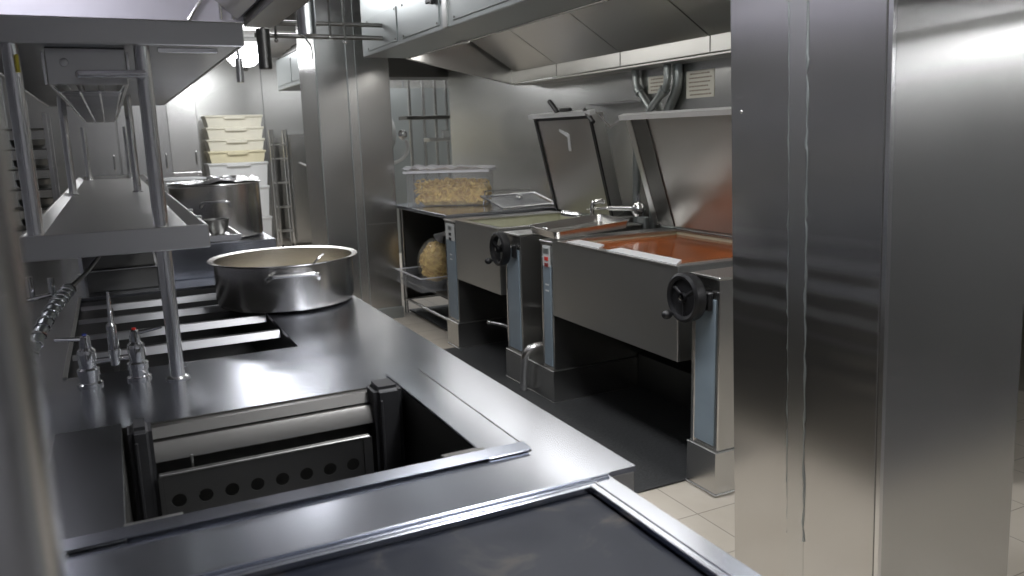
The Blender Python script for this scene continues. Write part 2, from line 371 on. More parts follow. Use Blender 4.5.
# flange: left, right, back, and the lifted front lip
MB().box(-.19, x0 + .003, y0 - .03, y1 + .02, Z + .0015, Z + .005, .0012).link('left_flange', S_SHADE, well)  # dark reflection of the shelf put into the flange colour
MB().box(x1 - .003, .748, y0 - .03, y1 + .08, Z + .0015, Z + .007, .002).link('right_flange', S_TOP, well)
MB().box(.7485, .757, 1.475, y1 + .08, Z + .0008, Z + .0016, 0).link('flange_gap', IRON, well)
MB().prism([(1.470, Z + .0085), (1.505, Z + .0135), (1.511, Z + .010), (1.511, Z + .007), (1.504, Z + .011), (1.471, Z + .0065)], 'x', -.15, .752).box(x0 + .002, x1 - .002, 1.508, 1.511, Z - .012, Z + .0075, 0).link('front_lip', S_TOP, well, ang=12)
MB().box(x0 + .0, x0 + .10, 1.506, 1.535, Z + .004, Z + .008, .003, rot=RX(-10)).link('corner_tab', S, well)
MB().box(x1 - .085, x1 + .01, 1.506, 1.545, Z + .004, Z + .008, .003, rot=RX(-10)).link('corner_tab', S, well)
# stepped rails at the back of the well
MB().prism([(2.112, .866), (2.085, .866), (2.075, .84), (2.112, .84)], 'x', x0 + .06, x1 - .06).link('back_rail', S_RAIL, well)
MB().prism([(2.11, .836), (2.06, .836), (2.055, .828), (2.045, .79), (2.05, .79), (2.062, .825), (2.11, .828)], 'x', x0 + .06, x1 - .06).link('back_rail', S_RAIL, well)
MB().box(.098, .104, 2.030, 2.036, .70, .80, .001).box(.09, .11, 2.025, 2.04, .695, .70, 0).link('gas_probe', S, well)
# upright perforated plate
MB().perf(.492, .26, 8, .0168, .003, Matrix.Translation((.276, 2.0, .515)) @ RX(90), cy=.186).link('perforated_plate', S_PERF, well)
MB().box(.022, .540, 1.994, 2.012, .769, .775, .002).link('plate_edge', S, well)
MB().box(.020, .0295, 1.994, 2.004, .515, .769, 0).link('plate_flange', S_PERF, well)
MB().box(.5225, .545, 1.994, 2.004, .515, .769, 0).link('plate_flange', S_PERF, well)
for xa, xb in ((-.034, .019), (.566, .644)):
    mb = MB().box(xa, xb, 2.012, 2.108, .47, .893, 0)
    bmesh.ops.bevel(mb.bm, geom=[e for e in mb.bm.edges if max(v.co.z for v in e.verts) > .8], offset=.014, segments=3, affect='EDGES')
    mb.box(xa + .012, xa + .02, 2.006, 2.013, .47, .86, .002)
    mb.link('side_guard', IRON, well)

# griddle next to the island counter, nearest the camera
gr = thing('griddle', 'flat dark griddle plate in a raised steel rim at the near end', 'griddle', (.1, .8, 0))
gx0, gx1, gy0, gy1 = -.85, .836, .32, 1.2915
MB().sheet(gx0, gx1, gy0, gy1, Z - .05, Z - .004, [(gx0 + .06, gx1 - .061, gy0 + .05, gy1 - .030)]).link('rim', S_TOP, gr)
MB().box(gx0, gx1, gy1 - .0055, gy1 - .0005, Z - .003, Z + .004, .002).box(gx0, .780, 1.2600, 1.2655, Z - .012, Z - .001, .002).box(.7735, .7790, gy0 + .05, 1.2655, Z - .012, Z - .001, .002).box(gx0 + .02, .796, 1.2765, 1.280, Z - .006, Z - .002, .001).box(.792, .7965, gy0 + .02, 1.280, Z - .006, Z - .002, .001).link('rim_bead', S_TOP, gr)
MB().box(gx0 + .06, gx1 - .061, gy0 + .05, gy1 - .030, Z - .035, Z - .016, .003).link('cooking_plate', PLATE, gr)
MB().box(gx0 + .01, gx1 - .008, gy0 + .02, gy1 - .003, .1, Z - .05, .003).link('body', S_CARC, gr)
MB().box(gx0 + .06, gx1 - .06, gy0 + .06, gy1 - .01, 0, .1, 0).link('plinth', S_DK, gr)

# raised end block of the island
MB().box(.19, .745, 4.37, 6.5, Z + .001, 1.045, .004).link('raised_plinth_block', S_TOP) and None
o = bpy.data.objects['raised_plinth_block']; o.name = 'raised_counter_block'; tag(o, 'raised steel block at the far end of the island under the stockpot', 'counter block')

# ------------------------------------------------------------------ over-shelf on the island
sh = thing('over_shelf', 'two tier steel shelf on round posts standing over the island', 'shelf', (0, 4.6, Z))
def tray_shelf(x0, x1, y0, y1, zt, d, name, mat):
    mb = MB().box(x0 + .012, x1 - .012, y0 + .012, y1 - .012, zt - d + .02, zt - d + .026, 0) if name == 'upper_shelf' else MB().box(x0 + .03, x1 - .03, y0 + .02, y1 - .02, zt - .03, zt - .022, 0)
    mb.box(x0, x1, y0, y0 + .012, zt - d, zt, .003).box(x0, x1, y1 - .012, y1, zt - d, zt, .003)
    mb.box(x0, x0 + .012, y0 + .012, y1 - .012, zt - d, zt, .003).box(x1 - .012, x1, y0 + .012, y1 - .012, zt - d, zt, .003)
    if name == 'lower_shelf':
        mb.prism([(x1 - .012, zt - .002), (x1 - .04, zt - .022), (x1 - .04, zt - .030), (x1 - .012, zt - .012)], 'y', y0 + .012, y1 - .012)
        mb.prism([(x0 + .012, zt - .002), (x0 + .04, zt - .022), (x0 + .04, zt - .030), (x0 + .012, zt - .012)], 'y', y0 + .012, y1 - .012)
    mb.link(name, mat, sh)
tray_shelf(-.24, .235, 2.47, 7.2, 1.322, .068, 'lower_shelf', S)
MB().box(-.227, .222, 2.483, 7.187, 1.258, 1.262, 0).link('underside_shade', S_DK, sh)  # underside coloured dark so that its mirror image stays dark
tray_shelf(-.33, .38, 2.47, 6.15, 1.885, .066, 'upper_shelf', S)
MB().box(-.317, .367, 2.483, 6.137, 1.8225, 1.8285, 0).link('underside_shade', S_SHADE, sh)  # shade under the upper shelf painted as a darker sheet
for (px_, py_) in ((-.20, 2.50), (.11, 2.50), (-.195, 4.9), (.118, 4.9), (-.16, 7.1), (.132, 7.1)):
    top = 1.822 if py_ < 6.5 else 1.7
    zb = 1.30 if (px_ < -.19 and py_ < 3) else Z + .0005
    mb = MB().tube([(px_, py_, zb), (px_, py_, top)], .0205 if py_ < 3 else .02, 20)
    if zb < 1: mb.lathe([(.0206, 0), (.034, 0), (.034, .004), (.026, .008), (.0206, .009)], (px_, py_, Z + .0005), 24)
    mb.lathe([(.0206, 0), (.028, 0), (.028, .005), (.0206, .008)], (px_, py_, 1.300), 24)
    mb.link('post', TUBE, sh)
MB().tube([(-.047, 2.452, 1.739), (.11, 2.452, 1.741)], .011, 16).ball((-.047, 2.452, 1.739), .0115).box(.10, .12, 2.45, 2.50, 1.732, 1.748, .002).link('rail_handle', TUBE, sh)
MB().box(-.19, -.182, 2.474, 2.478, 1.745, 1.79, .001).link('yellow_sticker', STICK, sh)
MB().box(.15, .31, 2.50, 2.515, 1.803, 1.816, .002).link('bracket', TUBE, sh)

hl = thing('heat_lamp', 'long infrared heat lamp box slung under the upper shelf with wire guard', 'heat lamp', (-.03, 4.1, 1.70))
MB().box(-.13, .072, 2.60, 2.615, 1.722, 1.822, .003).box(-.13, -.118, 2.615, 5.9, 1.722, 1.822, .002).box(.06, .072, 2.615, 5.9, 1.722, 1.822, .002).box(-.118, .06, 2.615, 5.9, 1.80, 1.822, 0).box(-.118, .06, 5.88, 5.9, 1.722, 1.822, 0).link('housing', S, hl)
MB().box(-.138, -.13, 2.60, 2.612, 1.722, 1.81, .001).link('edge_trim', TUBE, hl)
MB().box(.072, .079, 2.60, 2.612, 1.74, 1.812, .001).link('edge_trim', TUBE, hl)
mb = MB(); y = 2.64
while y < 5.8:
    mb.tube([(-.12, y, 1.726), (-.105, y, 1.705), (.047, y, 1.705), (.062, y, 1.726)], .0035, 6); y += .075
for xx in (-.105, -.055, -.005, .047): mb.tube([(xx, 2.62, 1.703), (xx, 5.85, 1.703)], .0035, 6)
mb.link('wire_guard', TUBE, hl)
MB().tube([(-.06, 2.64, 1.745), (-.06, 5.85, 1.745)], .01, 12).tube([(0, 2.64, 1.745), (0, 5.85, 1.745)], .01, 12).link('heating_tube', S_DK, hl)
MB().lathe([(.012, 0), (.011, .006), (0, .008)], (-.085, 2.60, 1.782), 16, RX(90)).link('screw_cap', S, hl)

# near blurred post
pp = thing('support_post', 'blurred round steel post at the left edge close to the camera', 'post', (-.073, .455, Z))
MB().tube([(-.0715, .45, Z - .004), (-.0715, .45, 2.3)], .0285, 32).link('tube', TUBE, pp)
MB().lathe([(.0286, 0), (.045, 0), (.045, .005), (.034, .01), (.0286, .011)], (-.0715, .45, Z - .004), 32).link('base_flange', TUBE, pp)

# ------------------------------------------------------------------ tap on the island
tp = thing('mixer_tap', 'chrome deck mixer tap with two lever handles beside the shelf post', 'tap', (-.06, 2.575, Z))
for sx, hx, ncap, mcap, name in ((-.122, -1, 'blue_cap', BLUE, 'cold'), (.008, 1, 'red_cap', RED, 'hot')):
    v = MB().lathe([(.0, .0006), (.034, .0006), (.034, .008), (.026, .012), (.026, .030), (.030, .032), (.030, .050), (.023, .055), (.025, .092), (.023, .106), (.015, .114), (.015, .132), (0, .133)], (sx, 2.56, Z), 28).link('valve_body', CHR, tp)
    MB().tube([(sx, 2.56, Z + .140), (sx + hx * .02, 2.558, Z + .141), (sx + hx * .075, 2.55, Z + .150)], [.007, .006, .0045], 10).lathe([(.013, 0), (.013, .018), (.009, .022), (0, .022)], (sx, 2.56, Z + .128), 20).link('lever_handle', CHR, v if False else tp)
    MB().lathe([(.006, 0), (.006, .005), (0, .006)], (sx, 2.56, Z + .150), 14).link('%s' % ncap, mcap, tp)
MB().tube([(-.105, 2.56, Z + .070), (-.01, 2.56, Z + .070)], .0085, 14).lathe([(.014, -.018), (.014, .018)], (-.05, 2.56, Z + .070), 18).link('cross_pipe', CHR, tp)
MB().tube([(-.05, 2.56, Z + .07), (-.05, 2.56, Z + .17), (-.049, 2.56, Z + .18), (-.048, 2.56, Z + .27)], [.015, .014, .008, .004], 14).lathe([(.017, 0), (.017, .012), (.013, .016)], (-.05, 2.56, Z + .085), 18).link('spout_riser', CHR, tp)
# spray hose with spring
hs = thing('spray_hose', 'ribbed spray hose curving up at the left under the shelf', 'hose', (-.28, 2.75, Z))
path = [Vector(p) for p in ((-.30, 2.55, Z + .025), (-.288, 2.60, .92), (-.26, 2.7, .985), (-.215, 2.85, 1.055), (-.17, 3.05, 1.085))]
MB().tube(fillet(path, .1), .019, 16).link('hose', S_GALV, hs)
mb = MB(); L_ = fillet(path, .1, 12); tot = 0
pts = []
for a, b in zip(L_, L_[1:]):
    n = max(1, int((b - a).length / .004)); 
    for k in range(n): pts.append(a + (b - a) * k / n)
sp = []
for i, p in enumerate(pts):
    tdir = (pts[min(i + 1, len(pts) - 1)] - pts[max(i - 1, 0)]).normalized(); a = tdir.cross(Vector((1, 0, 0))).normalized(); b = tdir.cross(a)
    sp.append(p + (a * cos(i * .75) + b * sin(i * .75)) * .021)
mb.tube(sp, .0035, 6).link('spring', CHR, hs)
MB().tube(fillet([(-.17, 3.05, 1.085), (-.12, 3.3, 1.10), (-.05, 3.6, 1.16), (0, 3.8, 1.25)], .1), .008, 10).link('trailing_pipe', S_DK, hs)
MB().tube([(-.34, 3.0, 1.06), (-.17, 3.04, 1.08)], .008, 10).tube([(-.28, 3.02, 1.065), (-.28, 3.02, 1.14)], .012, 12).tube([(-.22, 3.03, 1.07), (-.22, 3.03, 1.13)], .010, 12).link('hose_fittings', CHR, hs)

# GN pans stacked below the shelf
def gn_pan(name, label, x0, x1, y0, y1, z0, z1, grp):
    r = thing(name, label, 'food pan', ((x0 + x1) / 2, (y0 + y1) / 2, z0), grp)
    mb = MB(); t = .004; f = .012
    mb.box(x0 + f, x1 - f, y0 + f, y1 - f, z0, z0 + t, 0).box(x0 + f, x0 + f + t, y0 + f, y1 - f, z0, z1, .001).box(x1 - f - t, x1 - f, y0 + f, y1 - f, z0, z1, .001).box(x0 + f, x1 - f, y0 + f, y0 + f + t, z0, z1, .001).box(x0 + f, x1 - f, y1 - f - t, y1 - f, z0, z1, .001)
    mb.link('pan_body', S_DK, r)  # body colour carries the shade under the shelf
    MB().sheet(x0, x1, y0, y1, z1 - .003, z1 + .002, [(x0 + f + t, x1 - f - t, y0 + f + t, y1 - f - t)]).link('pan_rim', TUBE, r)
    return r
gn_pan('food_pan', 'shade-darkened steel food pan resting on the counter under the shelf, lower of two', -.17, .16, 4.22, 4.75, Z + .001, Z + .105, 'stacked food pans under the shelf')
gn_pan('food_pan', 'steel food pan stacked on top of the other pan under the shelf', -.18, .15, 4.24, 4.77, Z + .109, Z + .18, 'stacked food pans under the shelf')
MB().tube([(.175, 4.25, Z + .10), (.185, 4.23, Z + .145), (.19, 4.23, Z + .15)], .010, 10).tube([(.18, 4.24, Z + .0), (.18, 4.24, Z + .10)], .007, 8).box(.165, .19, 4.225, 4.245, Z + .08, Z + .12, .003).link('pan_clip', CHR) 
tag(bpy.data.objects['pan_clip'], 'small chrome tap fitting beside the stacked food pans', 'tap fitting')

# ------------------------------------------------------------------ pots
ron = thing('braising_pot', 'wide shallow steel pot of pale stew on the island corner', 'pot', (.60, 3.49, Z))
c = (.622, 3.49, Z + .004); R = .287; hgt = .192
MB().lathe([(0, 0), (R - .03, 0), (R - .008, .008), (R, .03), (R, hgt - .006), (R + .022, hgt), (R + .024, hgt + .003), (R + .020, hgt + .005), (R - .002, hgt), (R - .004, .03), (R - .03, .012), (0, .012)], c, 72).link('pot_body', S_POT, ron)
def bail(cx_, cy_, ang, w, z, out, r=.0075):
    """strap handle welded to a round pot side at polar angle ang"""
    u = Vector((cos(ang), sin(ang), 0)); v = Vector((-sin(ang), cos(ang), 0)); c0 = Vector((cx_, cy_, 0))
    p = [c0 + u * .0 + v * -w + Vector((0, 0, z - .03)), c0 + u * out + v * (-w * .95) + Vector((0, 0, z)), c0 + u * out + v * (w * .95) + Vector((0, 0, z)), c0 + v * w + Vector((0, 0, z - .03))]
    return MB().tube(fillet(p, .03), r, 12)
for ang in (radians(-95), radians(85)):
    u = Vector((cos(ang), sin(ang), 0)) * (R - .006)
    bail(c[0] + u.x, c[1] + u.y, ang, .105, Z + .165, .055, .008).link('loop_handle', TUBE, ron)
st = MB(); st.lathe([(0, .085), (R - .06, .087), (R - .006, .083), (R - .006, .06), (0, .06)], c, 48)
for k in range(150):
    a, rr = random.uniform(0, 2 * pi), (R - .03) * math.sqrt(random.random()); st.ball((c[0] + rr * cos(a), c[1] + rr * sin(a), c[2] + .087), random.uniform(.008, .02), (1, 1, .5), 1, .15)
tag(st.link('stew', STEW), 'pale chunky stew filling the wide shallow pot', 'stew', None, 'stuff')
MB().tube(fillet([(.70, 3.42, Z + .125), (.745, 3.40, Z + .185), (.775, 3.42, Z + .20)], .02), .006, 8).lathe([(0, -.012), (.02, -.008), (.03, .004), (.027, .004), (.018, -.004), (0, -.008)], (.695, 3.425, Z + .128), 20).link('ladle', TUBE)
tag(bpy.data.objects['ladle'], 'small ladle standing in the stew of the shallow pot', 'ladle')

sk = thing('stockpot', 'tall steel stockpot with side handle on the raised block', 'stockpot', (.50, 4.70, 1.045))
c2 = (.497, 4.70, 1.047); R2_ = .236; h2 = .288
MB().lathe([(0, 0), (R2_ - .02, 0), (R2_ - .004, .006), (R2_, .02), (R2_, h2 - .004), (R2_ + .008, h2), (R2_ + .007, h2 + .005), (R2_ - .003, h2 + .004), (R2_ - .003, .02), (0, .01)], c2, 64).link('pot_body', S_POT, sk)
ang = radians(-97); u = Vector((cos(ang), sin(ang), 0)) * (R2_ - .005)
bail(c2[0] + u.x, c2[1] + u.y, ang, .075, 1.047 + .205, .040, .006).link('loop_handle', TUBE, sk)
bail(c2[0] - u.x, c2[1] - u.y, ang + pi, .075, 1.047 + .205, .040, .006).link('loop_handle', TUBE, sk)
# crumpled foil over its mouth and a pale tray edge
mb = MB()
n_, m_ = 28, 10; vv = [[mb.bm.verts.new((c2[0] + (R2_ + .004) * j / m_ * cos(2 * pi * i / n_), c2[1] + (R2_ + .004) * j / m_ * sin(2 * pi * i / n_), c2[2] + h2 + .008 + random.uniform(0, .03) * (1 if cos(2 * pi * i / n_) > -.3 else .3))) for j in range(1, m_ + 1)] for i in range(n_)]
cc = mb.bm.verts.new((c2[0], c2[1], c2[2] + h2 + .03))
for i in range(n_):
    A, B = vv[i], vv[(i + 1) % n_]; mb.bm.faces.new((cc, A[0], B[0]))
    for j in range(m_ - 1): mb.bm.faces.new((A[j], A[j + 1], B[j + 1], B[j]))
tag(mb.link('foil_cover', FOIL, ang=60), 'crumpled foil cover over the mouth of the stockpot', 'foil cover')
tag(MB().box(.17, .42, 4.42, 4.60, 1.370, 1.382, .005, rot=RZ(14)).link('white_tray', WHITEP), 'white flat tray laid over the left rim of the stockpot', 'tray')
# narrow side tray hooked on the shelf's long edge, with a bowl in it
sm = thing('side_tray', 'narrow steel tray hooked on the long right edge of the lower shelf', 'tray', (.30, 2.85, 1.25))
MB().sheet(.239, .345, 2.64, 3.12, 1.252, 1.268, [(.245, .339, 2.646, 3.114)]).box(.243, .341, 2.644, 3.116, 1.250, 1.2535, 0).link('tray_rim', TUBE, sm)
for yy in (2.72, 3.02): MB().box(.2365, .2415, yy, yy + .03, 1.255, 1.324, .001).box(.225, .2415, yy, yy + .03, 1.3235, 1.3265, .0005).link('hook', S, sm)
tag(MB().lathe([(0, 0), (.022, 0), (.034, .02), (.040, .05), (.037, .05), (.031, .02), (0, .006)], (.295, 2.82, 1.2545), 32).link('small_bowl', S_DK), 'small dark bowl sitting in the tray hooked on the shelf', 'bowl')

# ------------------------------------------------------------------ tilting skillets along the wall
def skillet(label, ya, yk, yb, yc, yd, ye, lidY, wheelY, pX=2.17, full=False):
    """right console ya..yb, pan yb..yc, left console yc..yd, plinth to ye"""
    r = thing('tilting_skillet', label, 'skillet', (2.6, (ya + yd) / 2, 0), 'tilting skillets along the wall')
    rim, xb = .955, 3.06
    z0 = .53
    # pan shell: sloping underside, hollow top
    prof = [(pX, z0), (pX, rim), (pX + .02, rim), (pX + .03, z0 + .10), (xb - .10, z0 + .02), (xb - .05, rim), (xb, rim), (xb, z0 - .03), (pX + .35, z0 - .06)]
    mb = MB()
    # outer shell without top: front, back, bottom, sides
    mb.box(pX, pX + .012, yb, yc, z0, rim, .003).box(pX + .012, xb, yb + .001, yb + .045, z0, rim - .001, 0).box(pX + .012, xb, yc - .045, yc - .001, z0, rim - .001, 0).box(xb - .06, xb, yb + .045, yc - .045, z0, rim - .001, 0).box(pX + .012, xb - .06, yb + .045, yc - .045, z0, z0 + .03, 0)
    mb.link('pan_body', S_PAN, r)
    MB().box(pX + .013, pX + .016, yb + .046, yc - .046, z0 + .03, rim - .002, 0).box(xb - .064, xb - .061, yb + .046, yc - .046, z0 + .03, rim - .002, 0).box(pX + .016, xb - .064, yb + .0455, yb + .049, z0 + .03, rim - .002, 0).box(pX + .016, xb - .064, yc - .049, yc - .0455, z0 + .03, rim - .002, 0).link('pan_lining', PALE_IN, r)
    MB().sheet(pX - .006, xb, yb - .001, yc + .001, rim, rim + .008, [(pX + .05, xb - .07, yb + .06, yc - .06)]).link('pan_rim', S, r)
    # consoles
    for a, b, nm in ((ya, yk, 'console'), (yc + .004, yd, 'console')):
        cz0 = .20
        MB().box(pX + .004, xb, a, b, cz0, rim - .012, .004).link(nm, S_V, r)
        MB().box(pX - .002, pX + .004, a + .02, b - .035, cz0 + .02, rim - .10 if a == ya else rim - .14, .002).link('console_panel', BLUEGREY, r)
        MB().box(pX - .004, pX + .004, b - .034, b - .020, cz0, rim - .10, .003).link('console_edge', TUBE, r)
        MB().box(pX - .004, xb + .01, a - .004, b + .003, rim - .012, rim - .002, .003).link('console_cap', S, r)
    MB().box(pX - .012, xb, ya - (.012 if full else 0), yk + .004, .012, .20, .004).box(pX - .016, xb, ya - (.016 if full else 0), yk + .008, 0, .014, .004).link('pedestal', S_V, r)
    MB().box(pX - .012, xb, yc - .004, ye, .012, .20, .004).box(pX - .016, xb, yc - .008, ye - .001, 0, .014, .004).link('pedestal', S_V, r)
    MB().box(2.75, xb, yk + .006, yc - .006, .012, .22, .003).box(2.98, xb, yk + .006, yc - .006, .22, z0 - .01, 0).link('rear_housing', S_DK, r)
    # control plate on the left console
    w = (yc + .022, yd - .038)
    MB().box(pX - .004, pX - .001, w[0], w[1], rim - .15, rim - .03, .001).link('control_plate', WHITE_LBL, r)
    ym = (w[0] + w[1]) / 2
    MB().box(pX - .007, pX - .003, ym - .03, ym + .03, rim - .075, rim - .045, .001).link('display', S_GALV, r)
    for zz, mm, nm in ((rim - .105, RED if full else PLASTIC_BK, 'indicator'), (rim - .14, DKRED if full else PLASTIC_BK, 'indicator')):
        MB().box(pX - .008, pX - .003, ym - .022, ym + .018, zz - .011, zz + .011, .002).link(nm, mm, r)
    for zz in (.66, .665 + .03): MB().box(pX - .004, pX - .001, ym - .02, ym + .02, zz, zz + .008, .001).link('label_mark', WHITE_LBL, r)
    # handwheel
    wz, wx, R_ = .858, pX - .075, .105
    wheel = MB().lathe([(R_ - .022, -.03), (R_ - .004, -.034), (R_, -.018), (R_, .012), (R_ - .012, .02), (R_ - .026, .012), (R_ - .026, -.018), (R_ - .022, -.03)], (wx, wheelY, wz), 48, RY(-90))
    if full: wheel.lathe([(0, .006), (R_ - .02, .0), (R_ - .02, -.006), (0, -.004)], (wx, wheelY, wz), 40, RY(-90))
    wh = wheel.link('handwheel', PLASTIC_BK, r)
    mb = MB()
    for k in range(3):
        a = 2 * pi * k / 3 + .5; mb.tube([(wx, wheelY, wz), (wx, wheelY + (R_ - .015) * cos(a), wz + (R_ - .015) * sin(a))], .009, 8)
    mb.lathe([(.022, -.02), (.022, .02)], (wx, wheelY, wz), 20, RY(-90)).link('wheel_spoke', PLASTIC_BK, wh)
    MB().lathe([(0, .018), (.010, .016), (.011, .008), (0, .006)], (wx - .006, wheelY, wz), 18, RY(-90)).link('wheel_bolt', CHR, wh)
    MB().tube([(wx - .012, wheelY + .055, wz - .078), (wx - .04, wheelY + .055, wz - .078)], .007, 10).ball((wx - .048, wheelY + .055, wz - .078), .021, (1.2, 1, 1)).link('wheel_knob', PLASTIC_BK, wh)
    MB().tube([(wx, wheelY, wz), (pX + .01, wheelY, wz)], .014, 14).link('wheel_shaft', CHR, r)
    MB().box(pX - .028, pX - .003, ya + .03, ya + .065, wz - .05, wz + .03, .006).link('latch_block', PLASTIC_BK, r)
    # lid leaning forward of its hinge
    l0, l1 = lidY; hx, hz, tx, tz = (2.982, .985, 2.776, 1.62) if full else (3.0, .985, 2.833, 1.662)
    d = Vector((tx - hx, 0, tz - hz)).normalized(); nrm = Vector((-d.z, 0, d.x))  # towards the aisle is -x
    if nrm.x > 0: nrm = -nrm
    A, B = Vector((hx, 0, hz)), Vector((tx, 0, tz))
    Y = lambda v, y: (v.x, y, v.z)
    def plate(y_0, y_1, o0, o1, s0=0, s1=0):
        P = [p + nrm * o for p in (A + d * s0, B + d * s1) for o in (o0, o1)]
        q = [P[0], P[1], P[3], P[2]]
        return MB().prism([(v.x, v.z) for v in q], 'y', y_0, y_1)
    lid = plate(l0 + .002, l1 - .002, -.030, 0).link('lid', LIDIN, r)
    bk = -.085 if not full else -.06
    for a, b in ((l0, l0 + .012), (l1 - .012, l1)): plate(a, b, bk, .001).link('lid_side', S_DK if full else S, lid)
    if not full:
        for a, b, s0, s1 in ((l0 + .002, l0 + .032, 0, 0), (l1 - .032, l1 - .002, 0, 0), (l0 + .0325, l1 - .0325, .675, 0)):
            plate(a, b, .0012, .010, s0, s1).link('gasket', PLASTIC_BK, lid)
    else:
        plate(l1 - .20, l1 - .05, .0012, .008, 0, 0).link('drip_channel', S_DK, lid)
        plate(l1 - .05, l1 - .002, .0012, .012, 0, 0).link('lid_flange', S, lid)
    LL = (B - A).length
    plate(l0 - .02, l1 + .05, -.02, .022, LL + .001, .03).link('lid_front_bar', S_SHEEN, lid)
    MB().tube([(hx + .03, l0 + .05, .975), (hx + .03, l1 - .05, .975)], .016, 14).link('hinge', S_GALV, r)
    return r, lid, (A, B, d, nrm)
sk1, lid1, g1 = skillet('tilting skillet full of orange soup beside the near pillar', 2.515, 2.695, 2.785, 3.915, 4.06, 4.298, (2.66, 4.06), 2.645, full=True)
sk2, lid2, g2 = skillet('empty tilting skillet next to the pasta table with its gasketed lid up', 4.318, 4.535, 4.612, 5.34, 5.56, 5.56, (4.545, 5.34), 4.46)
# fittings on lid two: handles above, small hook inside
A, B, d, nrm = g2
MB().tube([B + Vector((0, 4.98, 0)) + d * .03, B + Vector((0, 5.06, 0)) + d * .115], .017, 12).link('lid_grip', PLASTIC_BK, lid2)
MB().tube([B + Vector((0, 4.80, 0)) + d * .045, B + Vector((0, 4.93, 0)) + d * .045], .013, 12).tube([B + Vector((0, 4.62, 0)) + d * .035, B + Vector((-.03, 4.50, 0)) - d * .05], .015, 12).link('lid_latch', PLASTIC_BK, lid2)
hk = A + d * .52 + nrm * .012
MB().slab([(hk.x, 4.90, hk.z + .06), (hk.x - .03, 4.97, hk.z + .09), (hk.x - .03, 4.97, hk.z + .075), (hk.x, 4.90, hk.z + .03)], .006).slab([(hk.x, 4.885, hk.z + .055), (hk.x, 4.915, hk.z + .055), (hk.x + .015, 4.915, hk.z - .06), (hk.x + .015, 4.885, hk.z - .06)], .006).link('lid_hook', S_SHEEN, lid2)
# pour lips whitened by painted sheen, lying on the near rim of the soup skillet
for a, b in ((3.46, 3.78), (2.82, 3.38)):
    MB().slab([(2.185, a, .967), (2.185, b, .967), (2.255, b - .02, .975), (2.255, a + .05, .975)], .012).link('pour_lip', S_SHEEN, sk1)
tag(MB().box(2.188, 2.994, 2.836, 3.864, .70, .934, 0).link('soup', SOUP), 'glossy orange soup filling the near skillet', 'soup', None, 'stuff')
# drain pipe and valves belonging to the skillets
MB().tube(fillet([(2.40, 4.12, .295), (2.11, 4.16, .295), (2.11, 4.20, .02)], .09), .026, 18).link('drain_pipe', TUBE, sk1)
MB().tube(fillet([(2.30, 4.62, .27), (2.24, 4.72, .30), (2.20, 4.84, .30)], .04), .012, 10).tube([(2.30, 4.60, .06), (2.28, 4.60, .26)], .012, 10).ball((2.19, 4.85, .30), .018).link('drain_valve', TUBE, sk2)
MB().tube([(2.30, 4.29, .50), (2.22, 4.30, .51)], .006, 8).link('pull_rod', TUBE, sk2)
MB().tube([(2.45, 2.76, .02), (2.45, 2.76, .50)], .02, 12).lathe([(.05, 0), (.03, .03), (.02, .05)], (2.45, 2.76, .21), 16).link('supply_pipe', S_DK, sk1)

# sheet pan lying across the left rim of the near skillet
tr = thing('sheet_pan', 'shallow steel tray laid across the rim of the soup skillet', 'tray', (2.2, 3.78, .985))
def frustum(l, w, h, f=.02, t=.003):
    mb = MB(); bm = mb.bm
    def ring(x0, y0, x1, y1, z, r, n=5):
        out = []
        for cx_, cy_, a0 in ((x1 - r, y1 - r, 0), (x0 + r, y1 - r, pi / 2), (x0 + r, y0 + r, pi), (x1 - r, y0 + r, 1.5 * pi)):
            for k in range(n + 1):
                a = a0 + pi / 2 * k / n; out.append(bm.verts.new((cx_ + r * cos(a), cy_ + r * sin(a), z)))
        return out
    rs = [ring(f, f, l - f, w - f, 0, .025), ring(.008, .008, l - .008, w - .008, h - .004, .03), ring(0, 0, l, w, h, .034), ring(.010, .010, l - .010, w - .010, h, .03), ring(f + t, f + t, l - f - t, w - f - t, t, .025)]
    for A_, B_ in zip(rs, rs[1:]):
        for k in range(len(A_)): bm.faces.new((A_[k], A_[(k + 1) % len(A_)], B_[(k + 1) % len(A_)], B_[k]))
    bm.faces.new(rs[0][::-1]); bm.faces.new(rs[-1]); return mb
mb = frustum(.53, .33, .045)
bmesh.ops.transform(mb.bm, matrix=Matrix.Translation((2.165, 3.865, .966)) @ RZ(2) @ RY(-3.2) @ RX(2.5), verts=mb.bm.verts[:])
mb.link('pan_body', S_POT, tr)
mb = MB().tube(fillet([(2.20, 4.03, 1.014), (2.21, 4.09, 1.018), (2.24, 4.12, 1.016)], .02), .006, 8).ball((2.20, 4.03, 1.014), .010); mb.link('bail_handle', CHR, tr)

# swing tap behind the near skillet
sw = thing('swing_tap', 'chrome swing tap with ball joint behind the soup skillet', 'tap', (3.10, 4.34, .97))
MB().box(3.076, 3.115, 4.30, 4.40, .80, 1.0, .01).link('tap_base', S_GALV, sw)
MB().lathe([(0, -.045), (.03, -.042), (.045, -.02), (.05, 0), (.045, .02), (.03, .042), (.012, .05), (.012, .10), (0, .10)], (3.06, 4.345, 1.045), 28).link('ball_joint', CHR, sw)
MB().tube([(3.045, 4.36, 1.052), (2.93, 4.50, 1.052)], .017, 16).tube([(2.93, 4.50, 1.052), (2.86, 4.60, 1.045), (2.84, 4.63, 1.04)], [.012, .006, .004], 12).link('swing_spout', TUBE, sw)
MB().tube([(3.0, 4.33, 1.0), (2.90, 4.38, 1.0)], .010, 10).link('lever', S_DK, sw)
s3 = thing('bib_tap', 'small chrome tap rising beside the open lid of the empty skillet', 'tap', (2.83, 4.56, .97))
